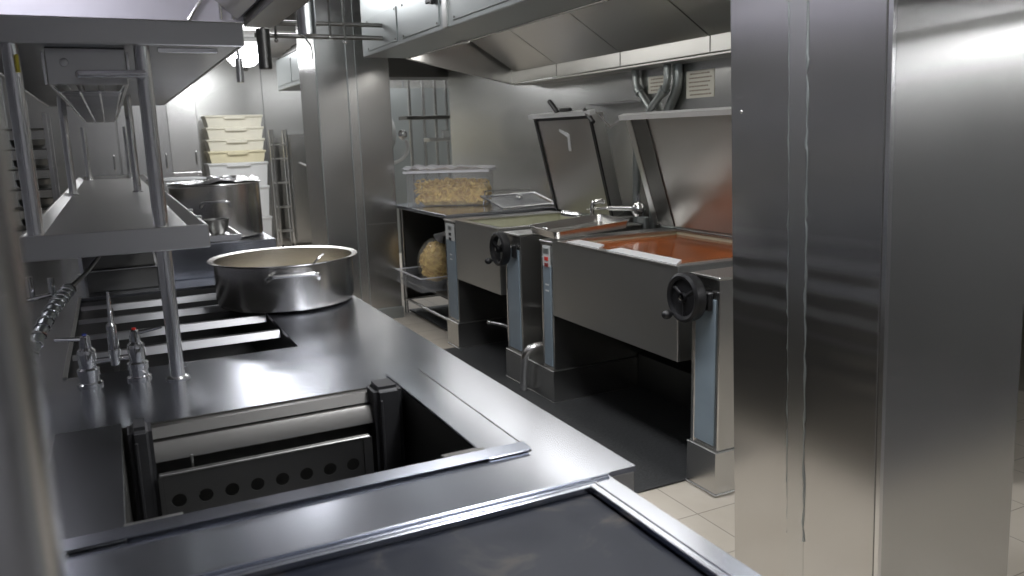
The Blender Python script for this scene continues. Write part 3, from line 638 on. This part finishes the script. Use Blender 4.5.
MB().lathe([(0, 0), (.028, 0), (.028, .01), (.016, .02), (.014, .10), (0, .10)], (2.84, 4.565, .965), 20).link('tap_body', CHR, s3)
MB().tube(fillet([(2.84, 4.565, 1.05), (2.85, 4.56, 1.095), (2.90, 4.53, 1.10), (2.91, 4.525, 1.085)], .02), .016, 12).link('spout', CHR, s3)
MB().ball((2.75, 4.60, 1.01), .03, (1, 1, .9)).tube([(2.75, 4.60, 1.01), (2.66, 4.66, 1.03)], .022, 10).tube([(2.76, 4.60, .99), (2.84, 4.565, .99)], .014, 10).link('tap_valve', CHR, s3)

# ------------------------------------------------------------------ floor mat
fm = thing('floor_mat', 'long black rubber mat on the floor before the skillets', 'mat', (2.2, 4, 0))
MB().box(1.0, 2.97, 2.70, 5.38, .001, .012, .004).link('mat_base', RUBBER, fm)
MB().box(1.78, 1.84, 2.70, 5.38, .012, .017, .003).link('mat_edge', RUBBER, fm)

m2 = thing('floor_mat', 'dark mat on the floor under the side table', 'mat', (2.7, 6.2, 0))
MB().box(2.30, 3.2, 5.66, 6.86, .001, .012, .004).link('mat_base', RUBBER, m2)
# ------------------------------------------------------------------ hood over the skillets
hd = thing('extractor_hood', 'large steel extractor hood over the skillets with access doors', 'hood', (2.4, 3.4, 1.95))
hy0, hy1, hz = -.5, 6.13, 2.155
MB().box(1.80, 2.14, hy0, hy1, hz, 2.62, .006).link('front_box', S_GALV, hd)
MB().box(1.795, 2.145, hy0, hy1 + .003, 2.62, 2.64, .002).link('front_box_top', S, hd)
MB().box(2.14, 2.165, hy0, hy1 - .04, hz - .006, hz + .02, .003).link('front_lip', TUBE, hd)
# filters: sloping bank
for k, (a, b) in enumerate(((5.375, 6.06), (4.535, 5.365), (3.65, 4.525), (2.76, 3.64), (1.87, 2.75))):
    MB().slab([(3.05, a, 2.072), (3.05, b, 2.072), (2.20, b, 2.60), (2.20, a, 2.60)], -.02).link('filter_panel', S_HOOD, hd)
MB().box(3.045, 3.06, hy0, hy1, 1.965, 2.075, .002).box(3.06, WX - .001, hy0, hy1, 1.950, 1.962, .001).link('grease_gutter', S_HOOD, hd)
for yy in (4.53, 3.645, 5.37): MB().box(3.043, 3.046, yy - .003, yy + .003, 1.967, 2.073, 0).link('gutter_seam', S_DK, hd)
MB().slab([(3.06, hy1, 1.955), (2.14, hy1, hz), (2.14, hy1, 2.62), (3.06, hy1, 2.62)], -.012).tube([(3.05, hy1 - .006, 1.96), (2.14, hy1 - .006, hz)], .007, 8).link('end_panel', S_HOOD, hd)
MB().slab([(3.02, 5.80, 2.10), (2.62, 5.80, 2.34), (2.62, 6.1, 2.36), (3.02, 6.1, 2.12)], .012).link('deflector', S_HOOD, hd)
MB().box(2.14, WX - .001, hy0, hy1, 2.62, 2.635, 0).link('canopy_top', S_HOOD, hd)
for a, b in ((5.30, 5.985), (4.535, 5.195), (3.2, 4.33), (2.3, 3.15)):
    dr = MB().box(1.794, 1.801, a, b, 2.185, 2.405, .002).link('access_door', S_GALV, hd)
    mb = MB()
    for yy in (a + .03, b - .03):
        for zz in (2.20, 2.39): mb.lathe([(.007, 0), (.006, .004), (0, .005)], (1.794, yy, zz), 10, RY(-90))
    mb.link('door_screw', S_DK, dr)
MB().box(1.775, 1.795, 4.60, 4.70, 2.325, 2.35, .005).box(1.77, 1.795, 4.575, 4.61, 2.31, 2.36, .006).link('door_latch', PLASTIC_BK, hd)
MB().box(1.79, 1.80, 4.40, 4.47, 2.16, 2.6, .004).link('frame_post', S, hd)
MB().box(2.10, 2.16, 4.93, 5.03, 2.14, 2.158, .003).link('lip_clip', TUBE, hd)
for a, b in ((4.45, 6.0), (2.75, 4.35), (1.0, 2.6)):
    MB().box(2.172, 2.335, a, b, 2.226, 2.28, .004).link('lamp_housing', S_HOOD, hd)
    MB().box(2.182, 2.325, a + .01, b - .01, 2.198, 2.2255, .006).link('lamp_tube', LAMP_HOOD, hd)
    area('hood_light', 2.182, 2.325, a + .01, b - .01, 2.196, WARM, 8, hd)

# pipes dropping behind the lids
for k, (pts, lab) in enumerate(((((3.15, 4.60, 1.955), (3.15, 4.585, 1.845), (3.15, 4.40, 1.66), (3.15, 4.33, 1.34), (3.15, 4.40, 1.20), (3.15, 4.40, .30)), 'thin steel gas pipe slanting left to right from the hood gutter'), (((3.15, 4.17, 1.955), (3.15, 4.165, 1.82), (3.15, 4.36, 1.67), (3.15, 4.50, 1.45), (3.15, 4.50, .30)), 'steel gas pipe slanting away from the wall notices'))):
    r = thing('gas_pipe', lab, 'pipe', (pts[-1][0], pts[-1][1], .3), 'gas pipes behind the skillet lids')
    pts2 = [(p[0] + (.062 if k == 0 else 0), p[1], min(p[2], 1.949) if p[2] > .35 else 0) for p in pts]
    MB().tube(fillet(pts2, .05), .024, 16).link('pipe', S_GALV, r)
    pm, pn = Vector(pts2[1]), Vector(pts2[2]); dd = (pn - pm).normalized(); q = pm + dd * .05
    MB().tube([q - dd * .02, q + dd * .02], .034, 18).link('union_collar', S_GALV, r)
tag(MB().tube(fillet([(3.215, 4.15, 1.949), (3.215, 4.15, 1.80), (3.215, 4.27, 1.64), (3.215, 4.27, 0)], .06), .03, 14).link('drain_duct', S_GALV), 'painted grey pipe flat against the wall by the notice', 'pipe')
# notices
def notice(label, y0, y1, z0, z1, rows):
    r = thing('wall_notice', label, 'notice', (WX - .004, (y0 + y1) / 2, z0), 'paper notices on the skillet wall')
    MB().box(WX - .004, WX - .001, y0, y1, z0, z1, .0005).link('paper', PAPER, r)
    mb = MB(); hh = (z1 - z0) / (rows + .6)
    for i in range(rows):
        z = z1 - (i + .8) * hh; y = y1 - .025 - random.uniform(0, .015); end = y0 + .02 + random.uniform(0, .02)
        while y > end + .012:
            w = random.uniform(.012, .03); w = min(w, y - end)
            mb.box(WX - .0048, WX - .0039, y - w, y, z - hh * .17, z + hh * .17, 0); y -= w + .005
    mb.link('text_lines', INK, r)
notice('larger white paper notice with six printed lines under the hood', 3.845, 4.103, 1.737, 1.90, 6)
notice('smaller white paper notice half hidden behind the gas pipe', 4.30, 4.50, 1.79, 1.897, 4)
tag(MB().box(3.16, WX - .001, 4.50, 5.10, 1.735, 1.75, .003).link('wall_ledge', TUBE), 'short steel ledge on the wall above the lids', 'ledge')
MB().tube(fillet([(2.86, 4.50, 1.66), (2.88, 4.40, 1.58), (2.82, 4.10, 1.645)], .01), .008, 8).link('stay_rod', TUBE)
tag(bpy.data.objects['stay_rod'], 'thin bent stay rod between the two raised lids', 'rod')

# ------------------------------------------------------------------ side table with pasta
tb = thing('side_table', 'steel side table with lower shelf between column and empty skillet', 'table', (2.6, 6.2, 0))
MB().box(2.20, 3.24, 5.60, 6.90, .945, .975, .004).link('table_top', S_TOP, tb)
for xx, yy in ((2.24, 6.75), (2.24, 5.66), (3.18, 6.85), (3.18, 5.66)): MB().tube([(xx, yy, .0125), (xx, yy, .945)], .018, 14).link('leg', TUBE, tb)
MB().box(2.24, 3.2, 5.62, 6.86, .30, .315, .002).link('lower_shelf', S_DK, tb)
MB().tube([(2.24, 6.75, .14), (2.24, 5.66, .14)], .012, 10).tube([(2.24, 6.75, .14), (3.18, 6.85, .14)], .012, 10).link('stretcher', TUBE, tb)
MB().box(3.19, 3.2, 5.62, 6.86, .316, .94, 0).link('back_panel', S_DK, tb)
MB().box(2.26, 3.15, 6.865, 6.875, .10, .94, 0).link('end_panel', S_DK, tb)

def noodles(mb, fn, n, size=.022, r=.0045):
    for i in range(n):
        p, ok = fn()
        a = random.uniform(0, 2 * pi); e = random.uniform(-.7, .7); u = Vector((cos(a) * cos(e), sin(a) * cos(e), sin(e))); w = u.orthogonal().normalized()
        pts = [Vector(p) + u * size * cos(q) + w * size * .9 * sin(q) for q in (0, .8, 1.6, 2.4)]
        mb.tube(pts, r, 5)
    return mb
bx = thing('pasta_tub', 'big clear plastic tub of pasta on the side table', 'tub', (2.5, 6.3, .976))
bM = Matrix.Translation((2.59, 6.43, .977)) @ RZ(-32)
L2, W2, H2 = .68, .42, .28
mb = MB(); t = .004
mb.box(-L2 / 2, L2 / 2, -W2 / 2, W2 / 2, 0, t, 0).box(-L2 / 2, -L2 / 2 + t, -W2 / 2, W2 / 2, t, H2, 0).box(L2 / 2 - t, L2 / 2, -W2 / 2, W2 / 2, t, H2, 0).box(-L2 / 2, L2 / 2, -W2 / 2, -W2 / 2 + t, t, H2, 0).box(-L2 / 2, L2 / 2, W2 / 2 - t, W2 / 2, t, H2, 0)
bmesh.ops.transform(mb.bm, matrix=bM, verts=mb.bm.verts[:]); mb.link('tub_wall', CLEAR, bx)
mb = MB().sheet(-L2 / 2 - .02, L2 / 2 + .02, -W2 / 2 - .02, W2 / 2 + .02, H2, H2 + .02, [(-L2 / 2 + .01, L2 / 2 - .01, -W2 / 2 + .01, W2 / 2 - .01)])
bmesh.ops.transform(mb.bm, matrix=bM, verts=mb.bm.verts[:]); mb.link('tub_rim', FILM, bx)
mb = MB(); nx, ny = 14, 9
g = [[mb.bm.verts.new((-L2 / 2 - .03 + (L2 + .06) * i / nx, -W2 / 2 - .03 + (W2 + .06) * j / ny, H2 + .023 + random.uniform(0, .03) * (1.5 - i / nx))) for j in range(ny + 1)] for i in range(nx + 1)]
for i in range(nx):
    for j in range(ny): mb.bm.faces.new((g[i][j], g[i + 1][j], g[i + 1][j + 1], g[i][j + 1]))
bmesh.ops.transform(mb.bm, matrix=bM, verts=mb.bm.verts[:])
tag(mb.link('cling_film_cover', FILM, ang=60), 'sheet of cling film stretched over the pasta tub', 'cling film')
mb = MB().box(-L2 / 2 + .10, L2 / 2 - .012, -W2 / 2 + .05, W2 / 2 - .03, .006, .17, .03)
def f1():
    x = random.uniform(-L2 / 2 + .07, L2 / 2 - .055); s_ = random.random()
    if s_ < .55: return (x, -W2 / 2 + random.uniform(.042, .055), random.uniform(.04, .19)), 1
    return (x, random.uniform(-W2 / 2 + .05, W2 / 2 - .05), random.uniform(.16, .20)), 1
noodles(mb, f1, 330, .026, .0075)
bmesh.ops.transform(mb.bm, matrix=bM, verts=mb.bm.verts[:]); tag(mb.link('pasta_heap', PASTA), 'curly yellow pasta filling the clear tub', 'pasta', None, 'stuff')

# lower tray with bag of pasta, on the lower shelf at the aisle side
lt = thing('clear_tray', 'clear plastic tray on the lower shelf of the side table', 'tray', (2.3, 6.2, .317))
mb = MB(); X0, X1, Y0, Y1, Z0, Z1 = 2.13, 2.62, 6.02, 6.62, .317, .43
mb.box(X0, X1, Y0, Y1, Z0, Z0 + t, 0).box(X0, X0 + t, Y0, Y1, Z0 + t, Z1, 0).box(X1 - t, X1, Y0, Y1, Z0 + t, Z1, 0).box(X0, X1, Y0, Y0 + t, Z0 + t, Z1, 0).box(X0, X1, Y1 - t, Y1, Z0 + t, Z1, 0).link('tray_wall', CLEAR, lt)
MB().sheet(X0 - .012, X1 + .012, Y0 - .012, Y1 + .012, Z1, Z1 + .008, [(X0 + .003, X1 - .003, Y0 + .003, Y1 - .003)]).link('tray_rim', FILM, lt)
mb = MB().ball((2.34, 6.22, .525), .11, (1.1, 1.1, 1.5), 3)
def f2():
    a, e = random.uniform(0, 2 * pi), random.uniform(-.9, 1.5); return (2.34 + .112 * cos(a) * cos(e), 6.22 + .112 * sin(a) * cos(e), .525 + .150 * sin(e)), 1
noodles(mb, f2, 300, .026, .0075)
tag(mb.link('bagged_pasta', PASTA), 'bulging lump of pasta packed inside the bag on the low tray', 'pasta', None, 'stuff')
bg = thing('pasta_bag', 'clear bag full of pasta standing in the low tray', 'bag', (2.34, 6.22, .322))
MB().ball((2.34, 6.22, .528), .130, (1.20, 1.20, 1.55), 3, .015).link('bag_film', BAGF, bg)
MB().tube([(2.36, 6.20, .725), (2.39, 6.17, .76), (2.44, 6.12, .775)], [.05, .018, .03], 10).link('bag_neck', FILM, bg)

# glass-lidded frame tray with a round knob at table's near end, plus leaning sheet
fr = thing('pan_cover', 'clear square pan cover with a round knob propped on the table edge', 'pan cover', (2.9, 5.75, .976))
lm = Matrix.Translation((2.92, 5.80, 1.024)) @ RZ(8) @ RX(14)
mb = MB().sheet(-.27, .27, -.17, .17, 0, .012, [(-.24, .24, -.14, .14)]); bmesh.ops.transform(mb.bm, matrix=lm, verts=mb.bm.verts[:]); mb.link('lid_frame', TUBE, fr)
mb = MB().box(-.24, .24, -.14, .14, .002, .006, 0); bmesh.ops.transform(mb.bm, matrix=lm, verts=mb.bm.verts[:]); mb.link('lid_pane', CLEAR, fr)
mb = MB().lathe([(0, .05), (.022, .048), (.03, .035), (.028, .02), (.012, .012), (.012, .006), (0, .006)], (0, 0, 0), 24); bmesh.ops.transform(mb.bm, matrix=lm, verts=mb.bm.verts[:]); mb.link('lid_knob', CHR, fr)
tag(MB().tube([(2.72, 6.06, .982), (2.74, 6.06, 1.10), (3.14, 6.03, 1.10), (3.16, 6.03, .982)], .006, 8).link('wire_stand', TUBE), 'low wire stand behind the clear pan cover', 'stand')

# ------------------------------------------------------------------ background behind the far column
kt = thing('kettle', 'round steam kettle with raised domed lid half behind the far column', 'kettle', (2.35, 8.1, 0))
MB().lathe([(0, .35), (.2, .40), (.30, .55), (.33, .75), (.33, .95), (.30, .97), (.29, .95), (.29, .7), (0, .45)], (2.30, 8.3, 0), 40).link('kettle_bowl', S_POT, kt)
MB().lathe([(0, 0), (.12, .0), (.14, .35), (0, .36)], (2.30, 8.3, 0), 24).link('kettle_foot', S_DK, kt)
MB().lathe([(.0, .07), (.12, .06), (.22, .03), (.275, 0), (.28, -.012), (.27, -.012), (0, .055)], (2.40, 7.95, 1.62), 48, RZ(20) @ RX(84)).link('kettle_lid', S_PAN, kt)
MB().lathe([(0, .05), (.03, .045), (.045, .02), (.05, 0), (0, 0)], (2.64, 7.80, 1.58), 24, RZ(20) @ RX(84)).link('lid_knob', CHR, kt)
MB().tube(fillet([(2.70, 7.86, 1.52), (2.70, 7.80, 1.42), (2.62, 7.80, 1.33), (2.50, 7.85, 1.29)], .06), .018, 12).link('lid_handle', WHITEP, kt)

bs = thing('bracket_shelf', 'narrow dark shelf on uprights beside the far right wall', 'shelf', (3.4, 9.0, 0))
MB().box(3.08, 3.66, 8.9, 9.2, 1.755, 1.795, .003).link('shelf_board', S_DK, bs)
for xx in (3.18, 3.50, 3.64): MB().box(xx, xx + .03, 9.1, 9.13, 0, 2.25, .002).link('upright', S_V, bs)
MB().box(3.36, 3.66, 8.95, 9.15, 1.50, 1.54, .003).link('small_shelf', S, bs)
tag(MB().box(3.56, 3.64, 9.0, 9.08, 1.541, 1.62, .004).link('white_box', WHITEP), 'tiny white box on the small shelf below the dark one', 'box')
fw = thing('white_partition', 'pale lit steel partition far behind the column', 'partition', (3.6, 10.5, 0))
MB().box(2.9, RX1 - .01, 10.5, 10.56, 0, 2.2, .003).link('panel', S_GALV, fw)
MB().box(3.35, 3.40, 10.47, 10.5, 0, 2.4, .003).box(3.85, 3.89, 10.47, 10.5, 0, 2.4, .003).link('upright', S_V, fw)

# crates stacked far behind the island
for k in range(5):
    z0 = .155 + k * .0 if k == 0 else 0
crz = [(0.13, 1.24, 'white plastic crates column'), ]
for k, (z0, z1, mt, lab) in enumerate(((.92, 1.27, WHITEP, 'white plastic crate just under the cream crates'), (1.20, 1.44, CREAM, 'yellowed cream crate directly on the white crate'), (1.37, 1.61, OFFW, 'cream crate second from the bottom of the cream stack'), (1.54, 1.78, OFFW, 'cream crate just below the top one of the stack'), (1.71, 1.95, OFFW, 'topmost ivory crate of the tall stack by the back wall'))):
    x0, x1 = (1.28, 2.07) if k else (1.26, 2.09)
    z0b = z0 + (.075 if k else 0)
    r = thing('storage_crate', lab, 'crate', ((x0 + x1) / 2, 12.6, z0b), 'stacked plastic crates at the back')
    ww = .0
    zb = z1 - .17 if k else z0
    MB().prism([(x0 + .03, zb), (x1 - .03, zb), (x1 - .005, z1 - .035), (x0 + .005, z1 - .035)], 'y', 12.42, 12.95).link('crate_body', mt, r)
    MB().box(x0 - .01, x1 + .01, 12.40, 12.97, z1 - .035, z1 - .002, .008).box(x0 + .25, x1 - .25, 12.385, 12.40, z1 - .06, z1 - .01, .006).link('crate_rim', mt, r)
for k, (z0, z1, lab) in enumerate(((.46, .918, 'middle white crate low in the stack by the back wall'), (.0, .458, 'bottom white crate on the floor by the back wall'))):
    r = thing('storage_crate', lab, 'crate', (1.68, 12.6, z0), 'stacked plastic crates at the back')
    MB().prism([(1.30, z0 + .002), (2.05, z0 + .002), (2.08, z1 - .04), (1.27, z1 - .04)], 'y', 12.42, 12.95).link('crate_body', WHITEP, r)
    MB().box(1.26, 2.09, 12.40, 12.97, z1 - .04, z1 - .002, .008).link('crate_rim', WHITEP, r)
# tall cabinets at the back
def tall_cab(label, x0, x1, y0, y1, z1, split, hx=None):
    r = thing('tall_cabinet', label, 'cabinet', ((x0 + x1) / 2, (y0 + y1) / 2, 0), 'tall steel cabinets at the back')
    MB().box(x0, x1, y0 + .03, y1, .08, z1, .006).link('cabinet_body', S_V, r); MB().box(x0 + .03, x1 - .03, y0 + .06, y1 - .03, 0, .08, 0).link('plinth', S_DK, r)
    n = len(split) - 1
    for a, b in zip(split, split[1:]):
        dd = MB().box(a + .006, b - .006, y0, y0 + .028, .10, 1.2, .004).link('door', S_V, r); d2 = MB().box(a + .006, b - .006, y0, y0 + .028, 1.215, z1 - .02, .004).link('door', S_V, r)
        for q, z in ((dd, 1.0), (d2, 1.3)): MB().tube(fillet([(b - .06, y0, z), (b - .06, y0 - .035, z), (b - .06, y0 - .035, z + .16), (b - .06, y0, z + .16)], .02), .008, 8).link('door_handle', TUBE, q)
tall_cab('wide steel cabinet seen between the shelf posts at the back', -.42, .62, 9.75, 10.4, 2.25, (-.42, .10, .62))
tall_cab('tall steel cabinet left of the stacked crates', .64, 1.06, 11.2, 11.8, 2.35, (.64, 1.06))
fz = thing('fridge', 'steel fridge with angled bar handle beside the far column', 'fridge', (2.65, 12.3, 0))
MB().box(2.40, 3.1, 12.3, 13.1, .02, 1.64, .008).link('fridge_body', S_V, fz)
MB().box(2.41, 2.84, 12.26, 12.298, .06, 1.62, .006).box(2.85, 3.09, 12.26, 12.298, .06, 1.62, .006).link('fridge_door', S_V, fz)
MB().tube([(2.52, 12.22, 1.235), (2.70, 12.20, 1.15)], .014, 10).tube([(2.53, 12.26, 1.23), (2.53, 12.22, 1.23)], .01, 8).link('bar_handle', WHITEP, fz)
rk = thing('trolley_rack', 'slim upright trolley rack between crates and fridge', 'rack', (2.25, 12.1, 0))
for xx, yy in ((2.12, 11.98), (2.31, 11.98), (2.12, 12.2), (2.31, 12.2)): MB().tube([(xx, yy, .06), (xx, yy, 1.72)], .018, 10).link('upright', TUBE, rk)
for zz in (.25, .6, .95, 1.3, 1.5): MB().box(2.12, 2.31, 11.98, 12.2, zz, zz + .015, .002).link('rung_shelf', S, rk)
for xx in (2.14, 2.29): MB().lathe([(.03, -.012), (.035, 0), (.03, .012)], (xx, 12.0, .035), 14, RY(90)).link('caster', PLASTIC_BK, rk)

# open tray rack at the far left
lr = thing('tray_rack', 'dark open rack of pans on the far left behind the shelf post', 'rack', (-.75, 8.3, 0))
for xx in (-1.15, -.46):
    for yy in (8.0, 8.5): MB().box(xx - .015, xx + .015, yy - .015, yy + .015, 0, 1.85, .002).link('upright', S, lr)
for k in range(9):
    zz = .35 + k * .17; MB().box(-1.15, -.46, 8.0, 8.5, zz, zz + .012, .002).link('runner_shelf', S_DK, lr)
for k in range(8):
    zz = .363 + k * .17
    for q in range(2):
        o = MB().lathe([(0, .0), (.10, .0), (.13, .03), (.14, .075), (.145, .078), (.135, .075), (.125, .03), (0, .006)], (-.98 + q * .36, 8.22, zz), 28).link('round_pan', S_DK)
        tag(o, 'round steel pan on %s runner of the left rack, %s side' % (('bottom', 'second', 'third', 'fourth', 'fifth', 'sixth', 'seventh', 'top')[k], ('outer', 'inner')[q]), 'pan', 'round pans in the left rack')

# ------------------------------------------------------------------ island hood
ih = thing('island_hood', 'steel extractor hood over the island seen from below', 'hood', (-.1, 2.2, 2.1))
ix0, ix1, iy0, iy1, iz = -1.1, .79, -1.2, 4.20, 2.10
MB().box(ix1 - .14, ix1, iy0, iy1, iz, iz + .012, .002).box(ix1 - .14, ix1 - .134, iy0, iy1, iz + .012, iz + .05, .001).link('rim_channel', S_DK, ih)
MB().box(ix1 - .006, ix1, iy0, iy1, iz + .013, 2.6, .001).link('hood_side', S_GALV, ih)
MB().box(ix0, ix1 - .007, iy1 - .012, iy1, iz + .02, 2.6, .001).link('end_panel', LIT_WHITE, ih)
MB().box(ix0, ix1 - .1, iy0, iy1 - .012, 2.6, 2.615, 0).box(ix0, ix0 + .01, iy0, iy1, iz, 2.6, 0).link('canopy', LIT_WHITE, ih)
MB().slab([(.62, iy0, 2.13), (.62, iy1 - .02, 2.13), (.10, iy1 - .02, 2.59), (.10, iy0, 2.59)], .012).link('filter_bank', S_HOOD, ih)
for xx in (.60, .545): MB().tube([(xx, iy1 - .02, iz + .03), (xx, iy1 - .02, 2.56)], .008, 8).link('rib', TUBE, ih)
MB().tube([(.40, iy1 - .02, 2.12), (.62, iy1 - .02, 2.45)], .010, 8).link('brace', TUBE, ih)
MB().box(-.95, .02, 3.72, 3.84, 2.535, 2.595, .004).link('lamp_housing', S_HOOD, ih)
MB().box(-.93, .0, 3.735, 3.825, 2.515, 2.5345, .006).link('lamp_tube', LAMP_IS, ih)
area('island_hood_light', -.93, .0, 3.735, 3.825, 2.513, VIO, 30, ih)

# hanging canisters
def canister(label, x, y, z0, z1, r, mat, hook=True):
    t_ = thing('hanging_canister', label, 'canister', (x, y, z0), 'steel canisters hanging from the ceiling')
    MB().lathe([(0, 0), (r - .006, 0), (r, .006), (r, z1 - z0), (0, z1 - z0)], (x, y, z0), 32).link('canister', mat, t_)
    MB().tube([(x, y, z1), (x, y, CZ - .001)], .012, 10).link('drop_rod', mat, t_)
    if hook: MB().tube(fillet([(x - .01, y, z0), (x - .01, y, z0 - .02), (x + .02, y, z0 - .06), (x + .022, y, z0 - .14)], .03), .005, 8).link('nozzle', TUBE, t_)
canister('widest steel canister hanging above the island aisle', 1.135, 5.0, 2.165, 2.45, .055, TUBE)
canister('dark canister hanging left of the bright one', .965, 5.5, 2.01, 2.26, .042, S_DK, False)
canister('small steel canister hanging by the far lamp', 1.02, 7.0, 2.03, 2.22, .03, TUBE, False)
# overhead service rails
for lab, pts, r_ in (('lower horizontal service pipe below the ceiling', ((.93, 5.6, 2.235), (1.79, 5.6, 2.235)), .016), ('upper horizontal service pipe below the ceiling', ((.95, 5.6, 2.32), (1.79, 5.6, 2.32)), .014)):
    tag(MB().tube(pts, r_, 12).link('service_pipe', S_RAIL), lab, 'pipe', 'service pipes below the ceiling')
for xx, z0, lab in ((1.06, 2.20, 'left hanger rod dropping through the service pipes'), (1.42, 2.225, 'middle hanger rod dropping through the service pipes'), (1.52, 2.20, 'right hanger rod dropping through the service pipes')):
    r = thing('hanger_rod', lab, 'rod', (xx, 5.575, z0), 'hanger rods on the service pipes')
    MB().tube([(xx, 5.575, z0), (xx, 5.575, CZ - .001)], .008, 8).link('rod', S_RAIL, r); MB().ball((xx, 5.575, z0), .014).link('rod_tip', TUBE, r)
# far vent box
vb = thing('vent_box', 'grey louvred vent box high up near the back wall', 'vent', (2.35, 10.0, 2.2))
vx0, vx1, vy0, vy1, vz0, vz1 = 2.1, 2.5, 9.0, 11.2, 2.21, 2.60
MB().box(vx0, vx1, vy0, vy1, vz0, vz1, .01).link('box', S_GALV, vb)
MB().box(vx0 - .008, vx0, 10.25, vy1 - .08, vz0 + .05, vz1 - .05, .004).link('door', S_GALV, vb)
MB().box(vx0 - .008, vx0, 9.2, 10.2, vz0 + .05, vz1 - .05, .004).link('door', S_GALV, vb)
mb = MB()
for k in range(4): mb.box(vx0 + .03 + k * .06, vx0 + .05 + k * .06, vy0, vy1, vz1 + .02 + k * .05, vz1 + .035 + k * .05, 0)
mb.link('louvre', S_DK, vb)

# ------------------------------------------------------------------ lamps
def ceil_lamp(label, x, y, lx, ly, rad):
    r = thing('ceiling_light', label, 'ceiling light', (x, y, CZ - .07), 'ceiling lights')
    MB().box(x - lx / 2, x + lx / 2, y - ly / 2, y + ly / 2, CZ - .06, CZ - .001, .01).link('housing', WHITEP, r)
    MB().box(x - lx / 2 + .02, x + lx / 2 - .02, y - ly / 2 + .02, y + ly / 2 - .02, CZ - .14, CZ - .0605, .012).link('diffuser', LAMP, r)
    area('lamp_light', x - lx / 2 + .02, x + lx / 2 - .02, y - ly / 2 + .02, y + ly / 2 - .02, CZ - .142, COOL, rad, r)
ceil_lamp('added unseen ceiling light above the aisle by the near pillar', 1.3, .5, .3, 1.3, 26)  # fill lamp out of view, added to light the pillar and aisle
ceil_lamp('added unseen ceiling light above the aisle before the skillets', 1.3, 2.4, .4, 1.5, 26)  # fill lamp out of view, added for the skillets and hood front
ceil_lamp('added unseen ceiling light above the aisle beside the far column', 1.25, 6.55, .3, 1.3, 12)  # out of view, added to brighten the hood box, column and wall
ceil_lamp('ceiling light above the aisle beyond the far column', 1.15, 8.9, .3, 1.0, 12)
ceil_lamp('added unseen ceiling light behind the camera', .6, -1.4, 1.4, .3, 26)  # added behind the view to light the pillar front
ceil_lamp('ceiling light on the far right beyond the wall', 3.4, 9.4, 1.3, .3, 26)
ceil_lamp('ceiling light at the back by the crates', 1.2, 11.0, 1.4, .35, 26)
pl = thing('hanging_striplight', 'strip light hanging on two rods in the bay right of the pillar', 'strip light', (4.2, -.2, 2.1), None)
MB().box(4.14, 4.26, -1.2, .9, 2.13, 2.19, .006).link('housing', WHITEP, pl); MB().box(4.15, 4.25, -1.18, .88, 2.085, 2.1295, .01).link('diffuser', LAMP_STRIP, pl)
for yy in (-.8, .5): MB().tube([(4.2, yy, 2.19), (4.2, yy, CZ - .001)], .006, 8).link('drop_rod', S_GALV, pl)
fl = thing('round_lamp', 'bright round lamp glowing beyond the end of the shelf', 'lamp', (1.347, 8.9, 2.3))
MB().lathe([(0, -.15), (.11, -.125), (.17, -.06), (.185, 0), (.17, .05), (0, .08)], (1.347, 8.9, 2.46), 32).link('glass_bowl', LAMP_FAR, fl)
MB().tube([(1.347, 8.9, 2.53), (1.347, 8.9, CZ - .001)], .02, 12).link('stem', S_GALV, fl)
MB().lathe([(0, -.19), (.03, -.18), (.04, -.15), (.03, -.12), (0, -.12)], (1.347, 8.88, 2.46), 20).link('finial', S_DK, fl)

# ------------------------------------------------------------------ world and view
w = bpy.data.worlds.new('world'); sc.world = w; w.use_nodes = True
w.node_tree.nodes['Background'].inputs[0].default_value = (.75, .8, .9, 1); w.node_tree.nodes['Background'].inputs[1].default_value = .3
sc.view_settings.view_transform = 'Standard'; sc.view_settings.look = 'None'; sc.view_settings.gamma = 1; sc.view_settings.use_curve_mapping = False
sc.view_settings.exposure = 0.05
sc.cycles.max_bounces = 8; sc.cycles.glossy_bounces = 6; sc.cycles.diffuse_bounces = 4; sc.cycles.transparent_max_bounces = 12; sc.cycles.transmission_bounces = 4
sc.cycles.use_denoising = True; sc.cycles.use_adaptive_sampling = False; sc.cycles.sample_clamp_indirect = 2.5; sc.cycles.blur_glossy = 1.5; sc.cycles.caustics_reflective = True
for o in bpy.data.objects:
    if o.get('category') is None and 'category' in o: del o['category']
